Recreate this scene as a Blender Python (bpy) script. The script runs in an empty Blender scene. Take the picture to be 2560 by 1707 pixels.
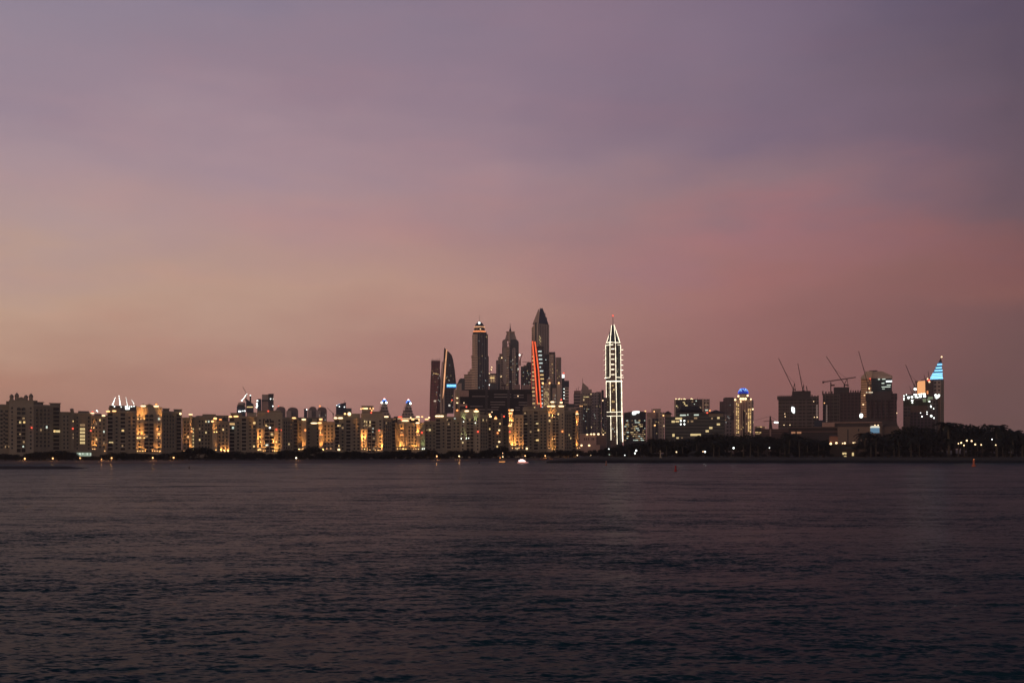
import bpy, math, random
import numpy as np
from mathutils import Vector
R = math.radians
rnd = random.Random(7)
sc = bpy.context.scene
COL = sc.collection

# ------------------------------------------------------------------ camera
CAMH, HOR, F = 12.0, 1122.0, 2560.0
cam = bpy.data.cameras.new('camera'); camo = bpy.data.objects.new('camera', cam); COL.objects.link(camo)
camo.location = (0, 0, CAMH); camo.rotation_euler = (R(90), 0, 0)
cam.lens = 36; cam.sensor_width = 36; cam.shift_y = (HOR - 853.5) / 2560
cam.clip_start = 1; cam.clip_end = 40000
sc.camera = camo

# ------------------------------------------------------------------ world (dusk sky)
def lin(c):
    return tuple(((v / 255) / 12.92 if v / 255 <= 0.04045 else (((v / 255) + 0.055) / 1.055) ** 2.4) for v in c)
world = bpy.data.worlds.new('World'); sc.world = world; world.use_nodes = True
nt = world.node_tree; nt.nodes.clear()
def N(t, **kw):
    n = nt.nodes.new(t)
    for k, v in kw.items(): setattr(n, k, v)
    return n
def LK(a, b): nt.links.new(a, b)
def MATH(op, a, b=None, c=None):
    n = N('ShaderNodeMath', operation=op)
    for i, v in enumerate((a, b, c)):
        if v is None: continue
        if isinstance(v, (int, float)): n.inputs[i].default_value = v
        else: LK(v, n.inputs[i])
    return n.outputs[0]
tc = N('ShaderNodeTexCoord'); sep = N('ShaderNodeSeparateXYZ'); LK(tc.outputs['Generated'], sep.inputs[0])
az = MATH('ARCTAN2', sep.outputs[0], sep.outputs[1])
el0 = MATH('ARCSINE', sep.outputs[2])
def noise3(sx, sy, sz, scale, detail=4, rough=0.5, loc=(0, 0, 0), rot=-12):
    mp = N('ShaderNodeMapping'); LK(tc.outputs['Generated'], mp.inputs[0]); mp.inputs['Scale'].default_value = (sx, sy, sz); mp.inputs['Location'].default_value = loc
    mp.inputs['Rotation'].default_value = (0, R(rot), 0)
    n = N('ShaderNodeTexNoise'); LK(mp.outputs[0], n.inputs['Vector']); n.inputs['Scale'].default_value = scale
    n.inputs['Detail'].default_value = detail; n.inputs['Roughness'].default_value = rough
    return n.outputs[0]
n1 = noise3(1, 1, 3.0, 3.2, 5, .52); n2 = noise3(1, 1, 4.5, 9, 6, .6, (3, 1, 2))
el = MATH('ADD', el0, MATH('ADD', MATH('MULTIPLY', MATH('SUBTRACT', n1, .5), .13), MATH('MULTIPLY', MATH('SUBTRACT', n2, .5), .06)))
azp = MATH('ADD', az, MATH('MULTIPLY', MATH('SUBTRACT', n1, .5), .18))
elp = MATH('MULTIPLY', el, 2 / math.pi)
HI = [((80, 80, 106), 31), ((56, 68, 96), 44), ((40, 54, 82), 88)]
def sky_ramp(px, stops, high=HI):
    a = math.atan((px - 1280) / 2560); r = N('ShaderNodeValToRGB'); cr = r.color_ramp; cr.interpolation = 'LINEAR'
    pts = []
    for y, c in stops:
        c = (c[0], c[1] - (1 if y < 1000 and px < 2000 else 0), c[2] + (3 if y < 650 else 1))
        e = math.atan((HOR - y) / 2560 * math.cos(a)); pts.append((e / (math.pi / 2), c))
    for c, d in high: pts.append((d / 90, c))
    pts.sort(key=lambda p: p[0])
    while len(cr.elements) < len(pts): cr.elements.new(.5)
    for e_, (p, c) in zip(cr.elements, pts): e_.position = max(0, min(1, p)); e_.color = (*lin(c), 1)
    LK(elp, r.inputs[0]); return r.outputs[0]
LOWL = [((112, 112, 138), 31), ((82, 92, 122), 42), ((48, 60, 90), 88)]
stations = [
 (-180, sky_ramp(1280, [(0, (140, 134, 140)), (600, (168, 152, 140)), (1120, (158, 142, 126))])),
 (-95, sky_ramp(1280, [(0, (140, 122, 130)), (600, (196, 150, 118)), (1120, (178, 120, 84))])),
 (-50, sky_ramp(1280, [(0, (150, 134, 142)), (600, (206, 164, 130)), (1120, (190, 130, 92))])),
 (-26, sky_ramp(30, [(0, (142, 130, 142)), (200, (150, 132, 142)), (400, (166, 144, 147)), (600, (178, 151, 145)), (750, (193, 159, 137)), (920, (174, 132, 114)), (1110, (158, 114, 100))], LOWL)),
 (-14.2, sky_ramp(630, [(0, (138, 125, 138)), (200, (146, 126, 136)), (400, (164, 139, 144)), (560, (178, 145, 139)), (740, (188, 153, 134)), (900, (175, 133, 119)), (1110, (160, 114, 106))], LOWL)),
 (0, sky_ramp(1280, [(0, (133, 117, 130)), (200, (140, 120, 132)), (400, (158, 132, 136)), (560, (168, 132, 128)), (740, (182, 140, 126)), (900, (168, 123, 115)), (1110, (150, 106, 102))])),
 (13.2, sky_ramp(1880, [(0, (120, 104, 120)), (200, (122, 106, 120)), (360, (122, 104, 118)), (500, (142, 114, 118)), (600, (157, 112, 113)), (700, (156, 109, 105)), (900, (144, 100, 95)), (1110, (133, 94, 88))])),
 (20.4, sky_ramp(2230, [(0, (100, 88, 105)), (200, (108, 92, 105)), (400, (113, 93, 106)), (510, (128, 98, 105)), (620, (143, 98, 98)), (710, (137, 95, 92)), (900, (128, 88, 86)), (1110, (124, 90, 84))])),
 (26, sky_ramp(2530, [(0, (88, 76, 92)), (200, (92, 78, 90)), (400, (100, 82, 92)), (560, (110, 85, 90)), (650, (128, 85, 84)), (740, (132, 88, 83)), (820, (112, 80, 80)), (1110, (104, 80, 74))])),
 (60, sky_ramp(2530, [(0, (80, 72, 90)), (700, (104, 80, 86)), (1110, (96, 76, 80))])),
 (180, None)]
cur = stations[0][1]
for i in range(1, len(stations)):
    a0, a1 = stations[i - 1][0], stations[i][0]
    nxt = stations[i][1] if stations[i][1] is not None else stations[0][1]
    mr = N('ShaderNodeMapRange'); mr.interpolation_type = 'LINEAR'; LK(azp, mr.inputs[0])
    mr.inputs[1].default_value = R(a0); mr.inputs[2].default_value = R(a1)
    mx = N('ShaderNodeMix', data_type='RGBA'); LK(mr.outputs[0], mx.inputs[0]); LK(cur, mx.inputs[6]); LK(nxt, mx.inputs[7]); cur = mx.outputs[2]
n3 = noise3(1, 1, 2.6, 5.5, 5, .55, (7, 4, 9))
n4 = noise3(1, 1, 4.2, 5.5, 6, .58, (2, 8, 5), -24)
mr = N('ShaderNodeMapRange'); mr.interpolation_type = 'SMOOTHSTEP'; LK(n4, mr.inputs[0]); mr.inputs[1].default_value = .42; mr.inputs[2].default_value = .72
mx = N('ShaderNodeMix', data_type='RGBA', blend_type='MULTIPLY'); LK(mr.outputs[0], mx.inputs[0]); LK(cur, mx.inputs[6]); mx.inputs[7].default_value = (1.05, .995, .99, 1); cur = mx.outputs[2]
gain = MATH('ADD', MATH('MULTIPLY', MATH('SUBTRACT', n3, .5), .12), 1.09)
bg = N('ShaderNodeBackground'); LK(cur, bg.inputs[0]); LK(gain, bg.inputs[1])
# a thin share of physical sky light, the sun just under the horizon on the left
st = N('ShaderNodeTexSky', sky_type='NISHITA'); st.sun_disc = False; st.sun_elevation = R(-2); st.sun_rotation = R(-75)
bg2 = N('ShaderNodeBackground'); LK(st.outputs[0], bg2.inputs[0]); bg2.inputs[1].default_value = 0.05
ad = N('ShaderNodeAddShader'); LK(bg.outputs[0], ad.inputs[0]); LK(bg2.outputs[0], ad.inputs[1])
wo = N('ShaderNodeOutputWorld'); LK(ad.outputs[0], wo.inputs[0])
world.cycles.sampling_method = 'MANUAL'; world.cycles.sample_map_resolution = 512

sun = bpy.data.lights.new('sun', 'SUN'); sun.energy = 0.44; sun.angle = R(30); sun.color = (1, .62, .40)
so = bpy.data.objects.new('sun', sun); COL.objects.link(so)
so.rotation_euler = Vector((.80, .50, -.14)).to_track_quat('-Z', 'Y').to_euler()

vs = sc.view_settings; vs.view_transform = 'Standard'; vs.look = 'None'; vs.exposure = 0; vs.gamma = 1
sc.cycles.use_light_tree = True; sc.cycles.max_bounces = 5; sc.cycles.diffuse_bounces = 2; sc.cycles.glossy_bounces = 3
sc.cycles.transmission_bounces = 2; sc.cycles.volume_bounces = 0; sc.cycles.sample_clamp_indirect = 2.0
sc.cycles.use_denoising = True

# ------------------------------------------------------------------ materials
MATS = {}
def mat(name, c, rough=.8, var=.12, scale=.25, spec=.3, metal=0.0):
    if name in MATS: return MATS[name]
    m = bpy.data.materials.new(name); m.use_nodes = True; t = m.node_tree; b = t.nodes['Principled BSDF']
    b.inputs['Roughness'].default_value = rough; b.inputs['Specular IOR Level'].default_value = spec; b.inputs['Metallic'].default_value = metal
    tcn = t.nodes.new('ShaderNodeTexCoord'); no = t.nodes.new('ShaderNodeTexNoise'); no.inputs['Scale'].default_value = scale; no.inputs['Detail'].default_value = 5
    t.links.new(tcn.outputs['Object'], no.inputs[0])
    mx = t.nodes.new('ShaderNodeMix'); mx.data_type = 'RGBA'
    mx.inputs[6].default_value = (*[v * (1 - var * 1.6) for v in c], 1); mx.inputs[7].default_value = (*[min(1, v * (1 + var * 1.6)) for v in c], 1)
    t.links.new(no.outputs[0], mx.inputs[0]); t.links.new(mx.outputs[2], b.inputs['Base Color'])
    MATS[name] = m; return m
def emit(name, c, s, base=(.1, .1, .1)):
    if name in MATS: return MATS[name]
    m = bpy.data.materials.new(name); m.use_nodes = True; b = m.node_tree.nodes['Principled BSDF']
    b.inputs['Base Color'].default_value = (*base, 1); b.inputs['Emission Color'].default_value = (*c, 1); b.inputs['Emission Strength'].default_value = s
    MATS[name] = m; return m
def facade(name, wall, glass, pw, ph, aw=.22, ah=.28, lit=.03, lc=(1, .72, .38), ls=1.0, rough=.75):
    """wall with a regular grid of window openings, a share of them lit"""
    if name in MATS: return MATS[name]
    m = bpy.data.materials.new(name); m.use_nodes = True; t = m.node_tree; b = t.nodes['Principled BSDF']
    def n(ty, **k):
        x = t.nodes.new(ty)
        for a, v in k.items(): setattr(x, a, v)
        return x
    def ma(op, a, c=None):
        x = n('ShaderNodeMath', operation=op)
        for i, v in enumerate((a, c)):
            if v is None: continue
            if isinstance(v, (int, float)): x.inputs[i].default_value = v
            else: t.links.new(v, x.inputs[i])
        return x.outputs[0]
    tcn = n('ShaderNodeTexCoord'); s = n('ShaderNodeSeparateXYZ'); t.links.new(tcn.outputs['Object'], s.inputs[0])
    u = ma('DIVIDE', ma('ADD', s.outputs[0], ma('MULTIPLY', s.outputs[1], .73)), pw); v = ma('DIVIDE', s.outputs[2], ph)
    fu, fv = ma('FRACT', u), ma('FRACT', v)
    def band(f, a): return ma('MULTIPLY', ma('GREATER_THAN', f, a), ma('LESS_THAN', f, 1 - a)) if a > 0 else 1.0
    mu, mv = band(fu, aw), band(fv, ah)
    mask = mv if aw <= 0 else ma('MULTIPLY', mu, mv)
    cb = n('ShaderNodeCombineXYZ'); t.links.new(ma('FLOOR', u), cb.inputs[0]); t.links.new(ma('FLOOR', v), cb.inputs[1])
    wn = n('ShaderNodeTexWhiteNoise', noise_dimensions='2D'); t.links.new(cb.outputs[0], wn.inputs['Vector'])
    litm = ma('MULTIPLY', ma('LESS_THAN', wn.outputs[0], lit), mask)
    no = n('ShaderNodeTexNoise'); no.inputs['Scale'].default_value = .06; t.links.new(tcn.outputs['Object'], no.inputs[0])
    mw = n('ShaderNodeMix', data_type='RGBA'); mw.inputs[6].default_value = (*[x * .8 for x in wall], 1); mw.inputs[7].default_value = (*[x * 1.2 for x in wall], 1); t.links.new(no.outputs[0], mw.inputs[0])
    mg = n('ShaderNodeMix', data_type='RGBA'); t.links.new(mask, mg.inputs[0]); t.links.new(mw.outputs[2], mg.inputs[6]); mg.inputs[7].default_value = (*glass, 1)
    t.links.new(mg.outputs[2], b.inputs['Base Color'])
    mr = n('ShaderNodeMapRange'); t.links.new(mask, mr.inputs[0]); mr.inputs[3].default_value = rough; mr.inputs[4].default_value = .25; t.links.new(mr.outputs[0], b.inputs['Roughness'])
    b.inputs['Specular IOR Level'].default_value = .35
    b.inputs['Emission Color'].default_value = (*lc, 1); t.links.new(ma('MULTIPLY', litm, ls), b.inputs['Emission Strength'])
    MATS[name] = m; return m

BEIGE = mat('beige_render', (.325, .262, .18), .85)
BEIGE2 = mat('pale_beige_render', (.42, .34, .235), .85)
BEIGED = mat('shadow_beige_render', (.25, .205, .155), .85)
TRIM = mat('pale_trim', (.46, .385, .28), .8)
DARKW = mat('window_glass', (.018, .018, .022), .25, spec=.5)
RECESS_SHADE = mat('balcony_shadow_wall', (.045, .038, .035), .8)  # shade of recesses put into a near-black wall colour
ROOFD = mat('dark_roof', (.10, .085, .08), .8)
ROOFP = mat('roof_plant_grey', (.17, .145, .13), .8)
CONC = mat('raw_concrete', (.20, .17, .155), .9)
CONCD = mat('dark_concrete', (.075, .062, .06), .9)
GLASSD = mat('dark_curtain_glass', (.022, .026, .032), .18, spec=.5)
STEEL = mat('crane_steel', (.07, .045, .04), .7)
SLAB = mat('floor_slab', (.24, .20, .18), .85)
WIN_W = emit('warm_lit_window', (1, .66, .26), 1.1)
WIN_Y = emit('yellow_lit_window', (1, .74, .34), .8)
WIN_D = emit('dim_lit_window', (1, .62, .30), .30)
WIN_C = emit('cool_lit_window', (.80, .92, .78), .9)
LAMP_W = emit('warm_lamp', (1, .50, .19), 2.6)
LAMP_O = emit('orange_lamp', (1, .30, .08), 2.2)
LAMP_C = emit('white_lamp', (.92, 1, .92), 4.5)
LAMP_R = emit('red_lamp', (1, .10, .05), 1.6)
LAMP_K = emit('cream_lamp', (1, .68, .36), 2.6)

# ------------------------------------------------------------------ mesh building
class MB:
    def __init__(s): s.v = []; s.f = []
    def add(s, vs_, fs):
        o = len(s.v); s.v += [tuple(p) for p in vs_]; s.f += [tuple(i + o for i in f) for f in fs]
    def prism(s, fb, z0, z1, ft=None):
        n = len(fb); ft = ft or fb
        z1s = z1 if isinstance(z1, (list, tuple)) else [z1] * n
        s.add([(x, y, z0) for x, y in fb] + [(x, y, z) for (x, y), z in zip(ft, z1s)],
              [tuple(reversed(range(n))), tuple(range(n, 2 * n))] + [(i, (i + 1) % n, n + (i + 1) % n, n + i) for i in range(n)])
    def box(s, x0, x1, y0, y1, z0, z1): s.prism([(x0, y0), (x1, y0), (x1, y1), (x0, y1)], z0, z1)
    def bar(s, p, q, w, w2=None):
        p, q = Vector(p), Vector(q); d = (q - p)
        if d.length < 1e-6: return
        d.normalize(); up = Vector((0, 1, 0)) if abs(d.y) < .9 else Vector((1, 0, 0))
        a = d.cross(up).normalized(); c = d.cross(a).normalized(); w2 = w2 or w; vv = []
        for pt, ww in ((p, w), (q, w2)):
            for i, j in ((-1, -1), (1, -1), (1, 1), (-1, 1)): vv.append(pt + a * i * ww / 2 + c * j * ww / 2)
        s.add(vv, [(3, 2, 1, 0), (4, 5, 6, 7), (0, 1, 5, 4), (1, 2, 6, 5), (2, 3, 7, 6), (3, 0, 4, 7)])
    def lathe(s, prof, cx=0, cy=0, n=12, a0=0):
        vv = []; ff = []
        for r, z in prof:
            for i in range(n):
                a = a0 + 2 * math.pi * i / n; vv.append((cx + r * math.cos(a), cy + r * math.sin(a), z))
        for k in range(len(prof) - 1):
            for i in range(n): ff.append((k * n + i, k * n + (i + 1) % n, (k + 1) * n + (i + 1) % n, (k + 1) * n + i))
        ff.append(tuple(reversed(range(n)))); ff.append(tuple((len(prof) - 1) * n + i for i in range(n)))
        s.add(vv, ff)
    def mesh(s, name, m, smooth=False):
        me = bpy.data.meshes.new(name); me.from_pydata(s.v, [], s.f); me.materials.append(m)
        if smooth: me.shade_smooth()
        me.update(); return me
def obj(name, me, parent=None, loc=None):
    o = bpy.data.objects.new(name, me); COL.objects.link(o)
    if parent: o.parent = parent
    if loc: o.location = loc
    return o
def tag(o, label, cat, group=None, kind=None):
    if label: o['label'] = label
    if cat: o['category'] = cat
    if group: o['group'] = group
    if kind: o['kind'] = kind
    return o
UNIT = {}
def unit(m):
    if m.name not in UNIT:
        b = MB(); b.box(-.5, .5, -.5, .5, -.5, .5); UNIT[m.name] = b.mesh('pane_' + m.name, m)
    return UNIT[m.name]
GROUND = 2.2
class Bld:
    """a thing whose shape is given at its own distance D: x, y are photo pixels at that distance, d is metres behind its front"""
    def __init__(s, name, label, cat, D, px, group=None, zb=GROUND):
        s.D, s.k, s.zb = D, D / F, zb; s.ox = (px - 1280) * s.k; s.parts = {}; s.n = {}; s.over = {}; s.idx = {}
        s.root = bpy.data.objects.new(name, None); COL.objects.link(s.root); s.root.location = (s.ox, D, zb); s.phi = math.atan((px - 1280) / F); s.root.rotation_euler = (0, 0, -s.phi); tag(s.root, label, cat, group)
    def X(s, x): return s.D / math.cos(s.phi) * math.tan(math.atan((x - 1280) / F) - s.phi)
    def Z(s, y): return -.3 if y is None else CAMH + (HOR - y) * s.k - s.zb
    SEP = {'wall', 'turret', 'roof_block', 'recess_shade_panel', 'roof_arch', 'roof_arch_wall', 'arched_window', 'bay_shadow', 'pilaster', 'cornice', 'gable', 'pavilion_strip_lamp', 'tower_body', 'annex', 'crown', 'roof', 'core', 'lit_strip', 'lit_band', 'sign', 'canopy', 'fin', 'spire', 'dome'}
    def new(s, part): s.idx[part] = s.idx.get(part, 0) + 1
    def m(s, part, m): return s.parts.setdefault((part, m.name, s.idx.get(part, 0)), (MB(), m))[0]
    def _n(s, part):
        if part in s.SEP: s.new(part)
    def box(s, part, m, x0, x1, yt, yb=None, d0=0., d1=25.):
        s._n(part); s.m(part, m).box(s.X(x0), s.X(x1), d0, d1, s.Z(yb), s.Z(yt))
    def prism(s, part, m, foot, yt, yb=None, top=None):
        s._n(part); g = lambda F_: [(s.X(x), d) for x, d in F_]
        z1 = [s.Z(y) for y in yt] if isinstance(yt, (list, tuple)) else s.Z(yt)
        s.m(part, m).prism(g(foot), s.Z(yb), z1, g(top) if top else None)
    def bar(s, part, m, p, q, w, w2=None):
        s.m(part, m).bar((s.X(p[0]), p[2] if len(p) > 2 else 0, s.Z(p[1])), (s.X(q[0]), q[2] if len(q) > 2 else 0, s.Z(q[1])), w, w2)
    def poly(s, part, m, pts, d0=0., d1=10.):
        """a slab with its outline facing the front"""
        s._n(part); n = len(pts); P = [(s.X(x), s.Z(y)) for x, y in pts]
        s.m(part, m).add([(x, d0, z) for x, z in P] + [(x, d1, z) for x, z in P],
                         [tuple(range(n)), tuple(reversed(range(n, 2 * n)))] + [(i, n + i, n + (i + 1) % n, (i + 1) % n) for i in range(n)])
    def lathe(s, part, m, x, d, prof, n=14):
        s.m(part, m).lathe([(r, s.Z(y)) for r, y in prof], s.X(x), d, n)
    def win(s, x0, x1, yt, yb, m=None, d=-.06, name='window', label=None, t=.2):
        m = m or DARKW; c = s.n[name] = s.n.get(name, 0) + 1
        if c > 96:
            s.over.setdefault((name, m.name), (MB(), m))[0].box(s.X(x0), s.X(x1), d, d + t, s.Z(yb), s.Z(yt)); return
        o = obj(name, unit(m), s.root, ((s.X(x0) + s.X(x1)) / 2, d + t / 2, (s.Z(yt) + s.Z(yb)) / 2))
        o.scale = (abs(s.X(x1) - s.X(x0)), t, abs(s.Z(yt) - s.Z(yb)))
        if label: o['label'] = label
        return o
    def done(s):
        for (part, _, _i), (mb, m) in s.parts.items(): obj(part, mb.mesh(part, m), s.root)
        allm = {}
        for (name, mn), (mb, m) in s.over.items():
            o = obj(name, mb.mesh(name + '_rest', m), s.root); o['kind'] = 'stuff'
        return s.root
LIGHTS = {}
def lamp(b, x, y, m=None, w=2.4, h=1.5, name='lamp', d=-.7):
    """a lit fixture standing proud of the wall"""
    m = m or LAMP_W
    key = ('lamp', m.name)
    if key not in UNIT:
        q = MB(); q.lathe([(.2, -.5), (.42, -.35), (.5, 0), (.42, .35), (.2, .5)], n=10); UNIT[key] = q.mesh('lamp_' + m.name, m, True)
    o = obj(name, UNIT[key], b.root, (b.X(x), d, b.Z(y))); o.scale = (w * .72, .8, h * .72); return o
def uplight(b, x, y, hpx=18, col=(1, .52, .17), e=1.0, d=0., m=None, w=1.3):
    """a floodlight at the wall's foot with its own spot shining up the wall; y is where the flare starts"""
    lamp(b, x, y, m or LAMP_W, w, .9, 'floodlight', d - .9)
    hm = hpx * b.k
    L = LIGHTS.get((col, round(e * hpx)))
    if L is None:
        L = bpy.data.lights.new('uplight', 'SPOT'); L.color = col; L.energy = 150 * e * hm * hm; L.spot_size = R(56); L.spot_blend = 1; L.shadow_soft_size = .25
        LIGHTS[(col, round(e * hpx))] = L
    o = bpy.data.objects.new('uplight', L); COL.objects.link(o); o.parent = b.root
    o.location = (b.X(x), d - 1.5, b.Z(y) - .5); o.rotation_euler = Vector((0, .16, 1)).to_track_quat('-Z', 'Y').to_euler()
def lin_floors(b, part, m, x0, x1, y0, y1, step, d0=-.6, d1=.4, th=.5):
    y = y0
    while y < y1:
        b.box(part, m, x0, x1, y, y + th / b.k, d0, d1); y += step
def cupola(b, x, ybase, ytop, w, m=None, d=2.):
    b.new('cupola'); m = m or BEIGE; k = b.k; r = w * k / 2; h = ybase - ytop
    b.lathe('cupola', m, x, d, [(r * .95, ybase), (r * .95, ybase - h * .12)], 8)
    for i in range(6):
        a = i * math.pi / 3 + .3; X = b.X(x) + r * .78 * math.cos(a); Y = d + r * .78 * math.sin(a)
        b.m('cupola', m).box(X - r * .17, X + r * .17, Y - r * .17, Y + r * .17, b.Z(ybase - h * .12), b.Z(ybase - h * .5))
    b.lathe('cupola', m, x, d, [(r * 1.1, ybase - h * .48), (r * 1.1, ybase - h * .55), (r * .95, ybase - h * .68), (r * .6, ybase - h * .85), (r * .18, ybase - h * .93), (r * .1, ytop)], 12)

# ------------------------------------------------------------------ ground and water
def sheet(name, rows, m, kind='structure'):
    """rows: list of rows of (x, y, z)"""
    nr, nc = len(rows), len(rows[0]); v = [p for r in rows for p in r]
    f = [(i * nc + j, i * nc + j + 1, (i + 1) * nc + j + 1, (i + 1) * nc + j) for i in range(nr - 1) for j in range(nc - 1)]
    me = bpy.data.meshes.new(name); me.from_pydata(v, [], f); me.materials.append(m); me.shade_smooth(); o = obj(name, me); o['kind'] = kind; return o
def world_xy(px, D): return ((px - 1280) * D / F, D)
def waterD(py): return CAMH * F / (py - HOR)
SAND = mat('dusk_sand', (.11, .082, .066), .95, .2, .05)
SOIL = mat('dark_ground', (.05, .045, .038), .95, .3, .05)
ROCK = mat('rip_rap_rock', (.044, .036, .021), .95, .45, .5)
def wet_line(m, z0, z1, k):
    t = m.node_tree; b_ = t.nodes['Principled BSDF']; src = b_.inputs['Base Color'].links[0].from_socket
    g = t.nodes.new('ShaderNodeNewGeometry'); sp = t.nodes.new('ShaderNodeSeparateXYZ'); t.links.new(g.outputs['Position'], sp.inputs[0])
    mr_ = t.nodes.new('ShaderNodeMapRange'); mr_.inputs[1].default_value = z0; mr_.inputs[2].default_value = z1; t.links.new(sp.outputs[2], mr_.inputs[0])
    mx_ = t.nodes.new('ShaderNodeMix'); mx_.data_type = 'RGBA'; t.links.new(mr_.outputs[0], mx_.inputs[0]); mx_.inputs[6].default_value = (*k, 1); t.links.new(src, mx_.inputs[7]); t.links.new(mx_.outputs[2], b_.inputs['Base Color'])
wet_line(ROCK, 1.9, 2.7, (.007, .007, .006))   # tide-wetted, weed-black rock below the splash line
shore = [(-900, 1161), (-200, 1160), (0, 1160), (300, 1159.3), (560, 1158.5), (820, 1157.5), (1100, 1156), (1230, 1153.5), (1350, 1150.5), (1480, 1149), (1700, 1148), (3600, 1148)]
def shoreD(px):
    for (a, ya), (b_, yb) in zip(shore, shore[1:]):
        if px <= b_: return waterD(ya + (yb - ya) * (px - a) / (b_ - a))
    return waterD(1148)
sx = list(range(-900, 3601, 20))
rows = []
for off, z in ((-14, -1.2), (-2, -.05), (12, .5), (30, 1.3), (52, 2.2)):
    rows.append([((p - 1280) / F * (shoreD(p) + off), shoreD(p) + off, z + (rnd.uniform(-.08, .08) if z > 0 else 0)) for p in sx])
sheet('beach', rows, SAND)
rows = [[((p - 1280) / F * (shoreD(p) + off), shoreD(p) + off, GROUND) for p in sx] for off in (50,)]
rows.append([((p - 1280) / F * 1700, 1700, GROUND) for p in sx]); rows.append([((p - 1280) / F * 14000, 14000, GROUND) for p in sx])
sheet('ground', rows, SOIL)
# headland on the right: rock bank with a flat top
def bankfront(px): return 878 + 4 * math.sin(px * .021) + 3 * math.sin(px * .057)
hx = [1366 + i * 6 for i in range(330)]
rows = []
r2 = random.Random(3)
for k, (off, z) in enumerate(((-8, -1.5), (0, -.2), (3, 1.0), (6, 2.0), (9, 2.9), (14, 3.6), (24, 4.1), (40, 4.5))):
    row = []
    for p in hx:
        t = min(1, (p - 1362) / 110) ** .55; back = 878 + 260 * t
        D = bankfront(p) + off * (1 if p > 1500 else t) + (r2.uniform(-1, 1) if k else 0)
        row.append(((p - 1280) / F * D, D, z * t + (r2.uniform(-.35, .35) if 1 <= k <= 6 else 0)))
    rows.append(row)
for off in (120, 272): rows.append([((p - 1280) / F * (878 + 40 + off * min(1, ((p - 1362) / 260) ** .8)), 878 + 40 + off * min(1, ((p - 1362) / 260) ** .8), 4.6 * min(1, (p - 1362) / 110) ** .55) for p in hx])
rows.append([(x, y + 8, -1) for x, y, z in rows[-1]])
sheet('headland', rows, ROCK)
# low breakwater on the left
bw = [-900 + i * 12 for i in range(92)] + [197]
rows = []
for off, z in ((-3, -1.5), (0, 0.), (2, .9), (4, 1.5), (9, 1.7), (13, 1.3), (18, -1)):
    rows.append([((p - 1280) / F * (612 + off * (1 if p < 150 else .55)), 612 + off + (6 if p > 185 else 0), z * (1 if p < 165 else max(.15, (200 - p) / 35)) + (r2.uniform(-.12, .12) if z > 0 else 0)) for p in bw])
me_bw = sheet('breakwater', rows, mat('wet_dark_rock', (.03, .026, .026), .9, .4, .6))

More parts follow.
